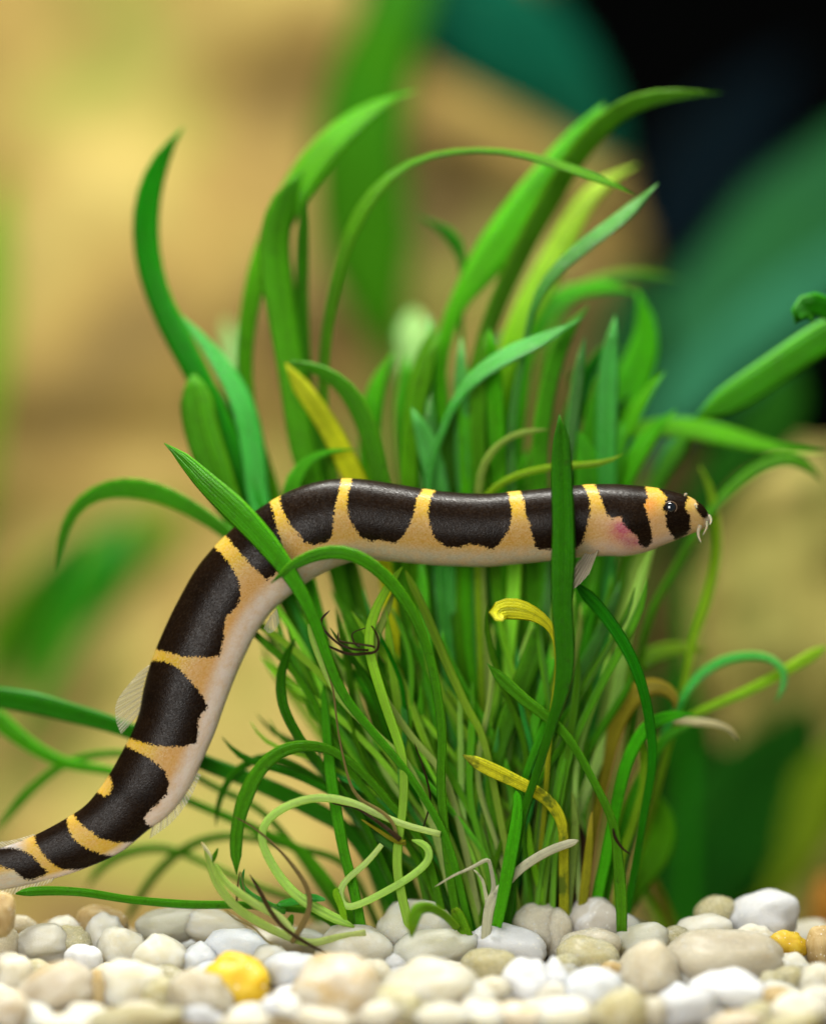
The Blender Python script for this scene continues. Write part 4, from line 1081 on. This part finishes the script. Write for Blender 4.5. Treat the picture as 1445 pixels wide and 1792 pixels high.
def fish_material():
    t = NT('loach_skin')
    uvn = t.n('ShaderNodeTexCoord').outputs['UV']
    at = t.n('ShaderNodeAttribute'); at.attribute_name = 'pigment'
    ad = t.n('ShaderNodeAttribute'); ad.attribute_name = 'dark_patch'
    cells = t.n('ShaderNodeTexVoronoi'); cells.inputs['Scale'].default_value = 36
    t.l(uvn, cells.inputs['Vector'])
    sepc = t.n('ShaderNodeSeparateColor'); t.l(cells.outputs['Color'], sepc.inputs[0])
    jit = t.math('MULTIPLY', t.math('SUBTRACT', sepc.outputs[0], 0.5), 4.6)
    wob = t.math('MULTIPLY', t.math('SUBTRACT', t.noise(7, 3, 0.6, vec=uvn), 0.5), 3.0)
    d = t.math('ADD', t.math('ADD', ad.outputs['Fac'], jit), wob)
    fac = t.math('MULTIPLY_ADD', d, 0.42, 0.5, clamp=True)
    # tone within the dark saddles: brown in the middle, speckled
    deep = t.noise(2.2, 3, 0.6, vec=uvn)
    dark = t.mix(deep, (0.002, 0.0008, 0.0003), (0.012, 0.005, 0.0014))
    dark = t.mix(t.math('MULTIPLY', t.math('GREATER_THAN', sepc.outputs[1], 0.80), 0.12), dark, (0.045, 0.025, 0.010))
    base = t.mix(t.math('MULTIPLY', t.math('SUBTRACT', t.noise(5, 4, 0.65, vec=uvn), 0.42, clamp=True), 1.6), at.outputs['Color'], (0.46, 0.25, 0.08))
    base = t.mix(t.math('MULTIPLY', sepc.outputs[2], 0.12), base, (0.80, 0.70, 0.50))
    col = t.mix(fac, base, dark)
    p = t.n('ShaderNodeBsdfPrincipled')
    t.l(col, p.inputs['Base Color'])
    t.l(t.math('MULTIPLY_ADD', sepc.outputs[1], 0.22, 0.30), p.inputs['Roughness'])
    p.inputs['Specular IOR Level'].default_value = 0.03
    sub = t.math('MULTIPLY_ADD', fac, -0.25, 0.25)
    t.l(sub, p.inputs['Subsurface Weight'])
    p.inputs['Subsurface Radius'].default_value = (0.16, 0.08, 0.04)
    p.inputs['Subsurface Scale'].default_value = 0.6
    t.l(t.math('MULTIPLY_ADD', t.math('GREATER_THAN', sepc.outputs[2], 0.60), 0.07, 0.15), p.inputs['Coat Weight'])
    t.l(t.math('MULTIPLY_ADD', sepc.outputs[0], 0.34, 0.12), p.inputs['Coat Roughness'])
    p.inputs['Coat IOR'].default_value = 1.4
    b = t.n('ShaderNodeBump'); b.inputs['Strength'].default_value = 0.15; b.inputs['Distance'].default_value = 0.008
    t.l(b.outputs[0], p.inputs['Coat Normal'])
    t.l(t.math('SUBTRACT', 1.0, cells.outputs['Distance']), b.inputs['Height'])
    t.l(b.outputs[0], p.inputs['Normal'])
    t.l(p.outputs[0], t.out.inputs[0])
    return t.m


loach = empty('loach', W(700, 980, 0))
tag(loach, 'eel-shaped loach banded dark brown and yellow swimming through the grass leaves', 'fish')
body = link_mesh('body', verts, faces, fish_material(), loach, uvs)
a1 = body.data.attributes.new('dark_patch', 'FLOAT', 'POINT')
a1.data.foreach_set('value', dk.ravel().astype(np.float32))
a2 = body.data.attributes.new('pigment', 'FLOAT_COLOR', 'POINT')
c = c * 0.60
a2.data.foreach_set('color', np.concatenate([c, np.ones(LX.shape + (1,))], -1).astype(np.float32).ravel())


def side_depth(px, py, side):
    """Depth of the skin at a lateral-plane point; side -1 faces the lens."""
    dd = np.hypot(LX - px, LY - py)
    dd = np.where((cosa[None] > 0) == (side < 0), dd, 1e9)
    i, k = np.unravel_index(np.argmin(dd), dd.shape)
    return depth_line[i] - LD[i, k] * S


def tube(name, pts, rad, mat, parent, n=18, ring=8):
    Rr = catmull([[*p, r] for p, r in zip(pts, rad)], n)
    vs, fs, uv = [], [], []
    for i in range(n):
        t = Vector(Rr[min(i + 1, n - 1), :3] - Rr[max(i - 1, 0), :3]).normalized()
        a = t.cross(Vector((0.3, 1, 0.1))).normalized()
        b = t.cross(a)
        for k in range(ring):
            g = 2 * math.pi * k / ring
            vs.append(Vector(Rr[i, :3]) + (a * math.cos(g) + b * math.sin(g)) * Rr[i, 3])
            uv.append((k / ring, i / (n - 1)))
    for i in range(n - 1):
        for k in range(ring):
            k2 = (k + 1) % ring
            fs.append((i * ring + k, i * ring + k2, (i + 1) * ring + k2, (i + 1) * ring + k))
    fs.append(tuple(range(ring - 1, -1, -1)))
    fs.append(tuple((n - 1) * ring + k for k in range(ring)))
    return link_mesh(name, vs, fs, mat, parent, uv)


def gloss(name, col, rough, sss=0.0, coat=0.0, alpha=1.0):
    t = NT(name)
    p = t.n('ShaderNodeBsdfPrincipled')
    p.inputs['Roughness'].default_value = rough
    p.inputs['Subsurface Weight'].default_value = sss
    p.inputs['Subsurface Scale'].default_value = 0.05
    p.inputs['Coat Weight'].default_value = coat
    p.inputs['Alpha'].default_value = alpha
    c_ = t.mix(t.noise(22, 3, coord='Object'), col, tuple(x * 0.75 for x in col))
    t.l(c_, p.inputs['Base Color'])
    t.l(p.outputs[0], t.out.inputs[0])
    return t.m


eye_black = gloss('eye_black', (0.004, 0.006, 0.012), 0.08, coat=1.0)
eye_ring = gloss('eye_ring', (0.09, 0.045, 0.015), 0.45)
barb_mat = gloss('barbel_skin', (0.60, 0.54, 0.36), 0.45, sss=0.3, alpha=0.5)
for sd in (-1, 1):
    ex, ey = 1172.7, 888.0
    yd = side_depth(ex, ey, sd)
    cpt = W(ex, ey, yd)
    bm = bmesh.new()
    bmesh.ops.create_uvsphere(bm, u_segments=24, v_segments=16, radius=0.068)
    for q in bm.verts: q.co.y *= 0.55
    me = bpy.data.meshes.new('eye'); bm.to_mesh(me); bm.free()
    me.polygons.foreach_set('use_smooth', [True] * len(me.polygons))
    me.materials.append(eye_black)
    eo = bpy.data.objects.new('eye', me); COL.objects.link(eo); eo.parent = loach
    eo.location = cpt + Vector((0, -0.005 * (1 if sd < 0 else -1), 0)) - Vector(loach.location)
    # iris rim
    vs, fs = [], []
    for a in range(36):
        th = 2 * math.pi * a / 36
        for b in range(8):
            ph = 2 * math.pi * b / 8
            rr = 0.086 + 0.011 * math.cos(ph)
            vs.append(Vector((rr * math.cos(th), 0.016 * math.sin(ph), rr * math.sin(th) * 0.92)))
    for a in range(36):
        for b in range(8):
            fs.append((a * 8 + b, a * 8 + (b + 1) % 8, ((a + 1) % 36) * 8 + (b + 1) % 8, ((a + 1) % 36) * 8 + b))
    ro = link_mesh('iris_rim', vs, fs, eye_ring)
    ro.parent = eo
    ro.location = (0, 0.010 * (1 if sd < 0 else -1), 0)
    # barbels and nostril
    o_ = sd * 0.10
    y0 = -0.10
    for pts, rad in [
        ([(1224, 920), (1221, 930), (1222, 940), (1226, 949)], (0.036, 0.026, 0.016, 0.004)),
        ([(1235, 913), (1236, 921), (1233, 929), (1229, 936)], (0.026, 0.018, 0.011, 0.004)),
        ([(1239, 903), (1243, 908), (1243, 914), (1241, 918)], (0.028, 0.020, 0.014, 0.006)),
        ([(1197, 869), (1199, 865), (1201, 864)], (0.020, 0.014, 0.006)),
        ([(1214, 886), (1217, 883), (1218, 889)], (0.022, 0.018, 0.010)),
    ]:
        wp = []
        for j, (x, y) in enumerate(pts):
            yy = side_depth(x, y, sd) if j == 0 else None
            base = wp[0].y if wp else None
            wp.append(W(x, y, yy if j == 0 else base + sd * 0.02 * j))
        tube('barbel', wp, rad, barb_mat, loach)


def fin_material(name, col, ray, clear):
    t = NT(name)
    sep = t.n('ShaderNodeSeparateXYZ'); t.l(t.n('ShaderNodeTexCoord').outputs['UV'], sep.inputs[0])
    sn = t.math('SINE', t.math('MULTIPLY', sep.outputs[0], 2 * math.pi * 22))
    c_ = t.mix(t.math('MULTIPLY_ADD', sn, 0.5, 0.5), col, ray)
    p = t.n('ShaderNodeBsdfPrincipled'); t.l(c_, p.inputs['Base Color']); p.inputs['Roughness'].default_value = 0.3
    tl = t.n('ShaderNodeBsdfTranslucent'); t.l(c_, tl.inputs[0])
    m1 = t.n('ShaderNodeMixShader'); m1.inputs[0].default_value = 0.5
    t.l(p.outputs[0], m1.inputs[1]); t.l(tl.outputs[0], m1.inputs[2])
    tr = t.n('ShaderNodeBsdfTransparent')
    m2 = t.n('ShaderNodeMixShader')
    t.l(t.math('MULTIPLY_ADD', sn, 0.12, 1 - clear), m2.inputs[0])
    t.l(tr.outputs[0], m2.inputs[1]); t.l(m1.outputs[0], m2.inputs[2])
    t.l(m2.outputs[0], t.out.inputs[0])
    return t.m


def fin(name, base, tip, y0, y1, mat, ray_mat, rays=9, thick=0.008):
    """base and tip: rows of photograph pixels along the root and along the free edge."""
    nb, nr = 28, 12
    Bc = catmull([[x, y, 0] for x, y in base], nb)
    Tc = catmull([[x, y, 0] for x, y in tip], nb)
    vs, uv, fs = [], [], []
    for sgn in (-1, 1):
        for i in range(nb):
            for j in range(nr):
                g = j / (nr - 1)
                q = Bc[i] * (1 - g) + Tc[i] * g
                yy = y0 + (y1 - y0) * g
                w = W(q[0], q[1], yy)
                ripple = 0.012 * math.sin(i * 1.4) * g
                vs.append(Vector((w.x, w.y + ripple + sgn * thick * (1 - 0.7 * g), w.z)))
                uv.append((i / (nb - 1), g))
    off = nb * nr
    for i in range(nb - 1):
        for j in range(nr - 1):
            a = i * nr + j
            fs.append((a, a + nr, a + nr + 1, a + 1))
            fs.append((off + a, off + a + 1, off + a + nr + 1, off + a + nr))
    fo = link_mesh(name, vs, fs, mat, loach, uv)
    for r in range(rays):
        i = int(r * (nb - 1) / (rays - 1))
        pts, rad = [], []
        for g in (0, 0.35, 0.7, 0.97):
            q = Bc[i] * (1 - g) + Tc[i] * g
            w = W(q[0], q[1], y0 + (y1 - y0) * g)
            w.y += 0.012 * math.sin(i * 1.4) * g
            pts.append(w - Vector(loach.location)); rad.append(0.012 * (1 - 0.75 * g))
        ro = tube('fin_ray', pts, rad, ray_mat, None, n=10, ring=6)
        ro.parent = fo
    return fo


fm = fin_material('fin_membrane', (0.62, 0.58, 0.42), (0.75, 0.72, 0.58), 0.72)
fr = gloss('fin_ray_skin', (0.45, 0.40, 0.26), 0.4, alpha=0.55)
fin('dorsal_fin', [(262, 1165), (254, 1190), (249, 1215), (246, 1245)], [(240, 1180), (206, 1225), (203, 1258), (212, 1285)], 0.0, -0.1, fm, fr, 10)
fm2 = fin_material('pectoral_membrane', (0.52, 0.42, 0.34), (0.62, 0.52, 0.44), 0.42)
yp = side_depth(1030, 962, -1)
fin('pectoral_fin', [(1046, 962), (1040, 968), (1032, 970), (1024, 968)], [(1030, 1005), (1012, 1024), (998, 1031), (999, 1005)], yp + 0.03, yp - 0.12, fm2, fr, 8)
fin('pectoral_fin', [(1046, 962), (1040, 968), (1032, 970), (1024, 968)], [(1024, 1000), (1008, 1018), (996, 1022), (998, 1000)], -yp - 0.1, -yp + 0.15, fm2, fr, 8)
fin('pelvic_fin', [(484, 1066), (479, 1072), (474, 1078), (470, 1086)], [(489, 1090), (480, 1104), (470, 1108), (462, 1100)], -0.05, -0.15, fm, fr, 6)
fin('anal_fin', [(343, 1352), (322, 1392), (298, 1422), (268, 1446)], [(352, 1356), (330, 1402), (300, 1440), (262, 1468)], -0.05, -0.08, fm, fr, 9)
fm3 = fin_material('tail_membrane', (0.60, 0.50, 0.20), (0.72, 0.66, 0.42), 0.45)
fin('tail_fin', [(-50, 1500), (-58, 1520), (-58, 1545), (-52, 1558)], [(-190, 1490), (-215, 1530), (-215, 1570), (-185, 1605)], -0.28, -0.35, fm3, fr, 12)
fin('tail_crest', [(62, 1462), (30, 1475), (0, 1486), (-40, 1496)], [(58, 1460), (22, 1470), (-10, 1474), (-60, 1476)], -0.22, -0.24, fm, fr, 5)
fin('tail_keel', [(95, 1536), (60, 1546), (20, 1553), (-40, 1558)], [(90, 1544), (56, 1556), (14, 1568), (-50, 1582)], -0.22, -0.24, fm3, fr, 5)

# ------------------------------------------------------------------ small wood stub behind the pebbles
srows = []
for px0, px1, py in ((1418, 1500, 1650), (1420, 1495, 1600), (1425, 1490, 1560), (1432, 1480, 1530)):
    z, xl = zx(px0, py, 4.6)
    _, xr = zx(px1, py, 4.6)
    srows.append((z, xl, xr, 4.2, 4.9))
stub = lofted('driftwood_stub', srows, simple('orange_wood', (0.34, 0.15, 0.015), 0.8, 0.6, 1.5, 0.2, 0.5, 5), 0.10, 1.6, 2.2, expo=0.9, n=40)
tag(stub, 'short orange brown wood stub behind the rusty brown pebble', 'driftwood')
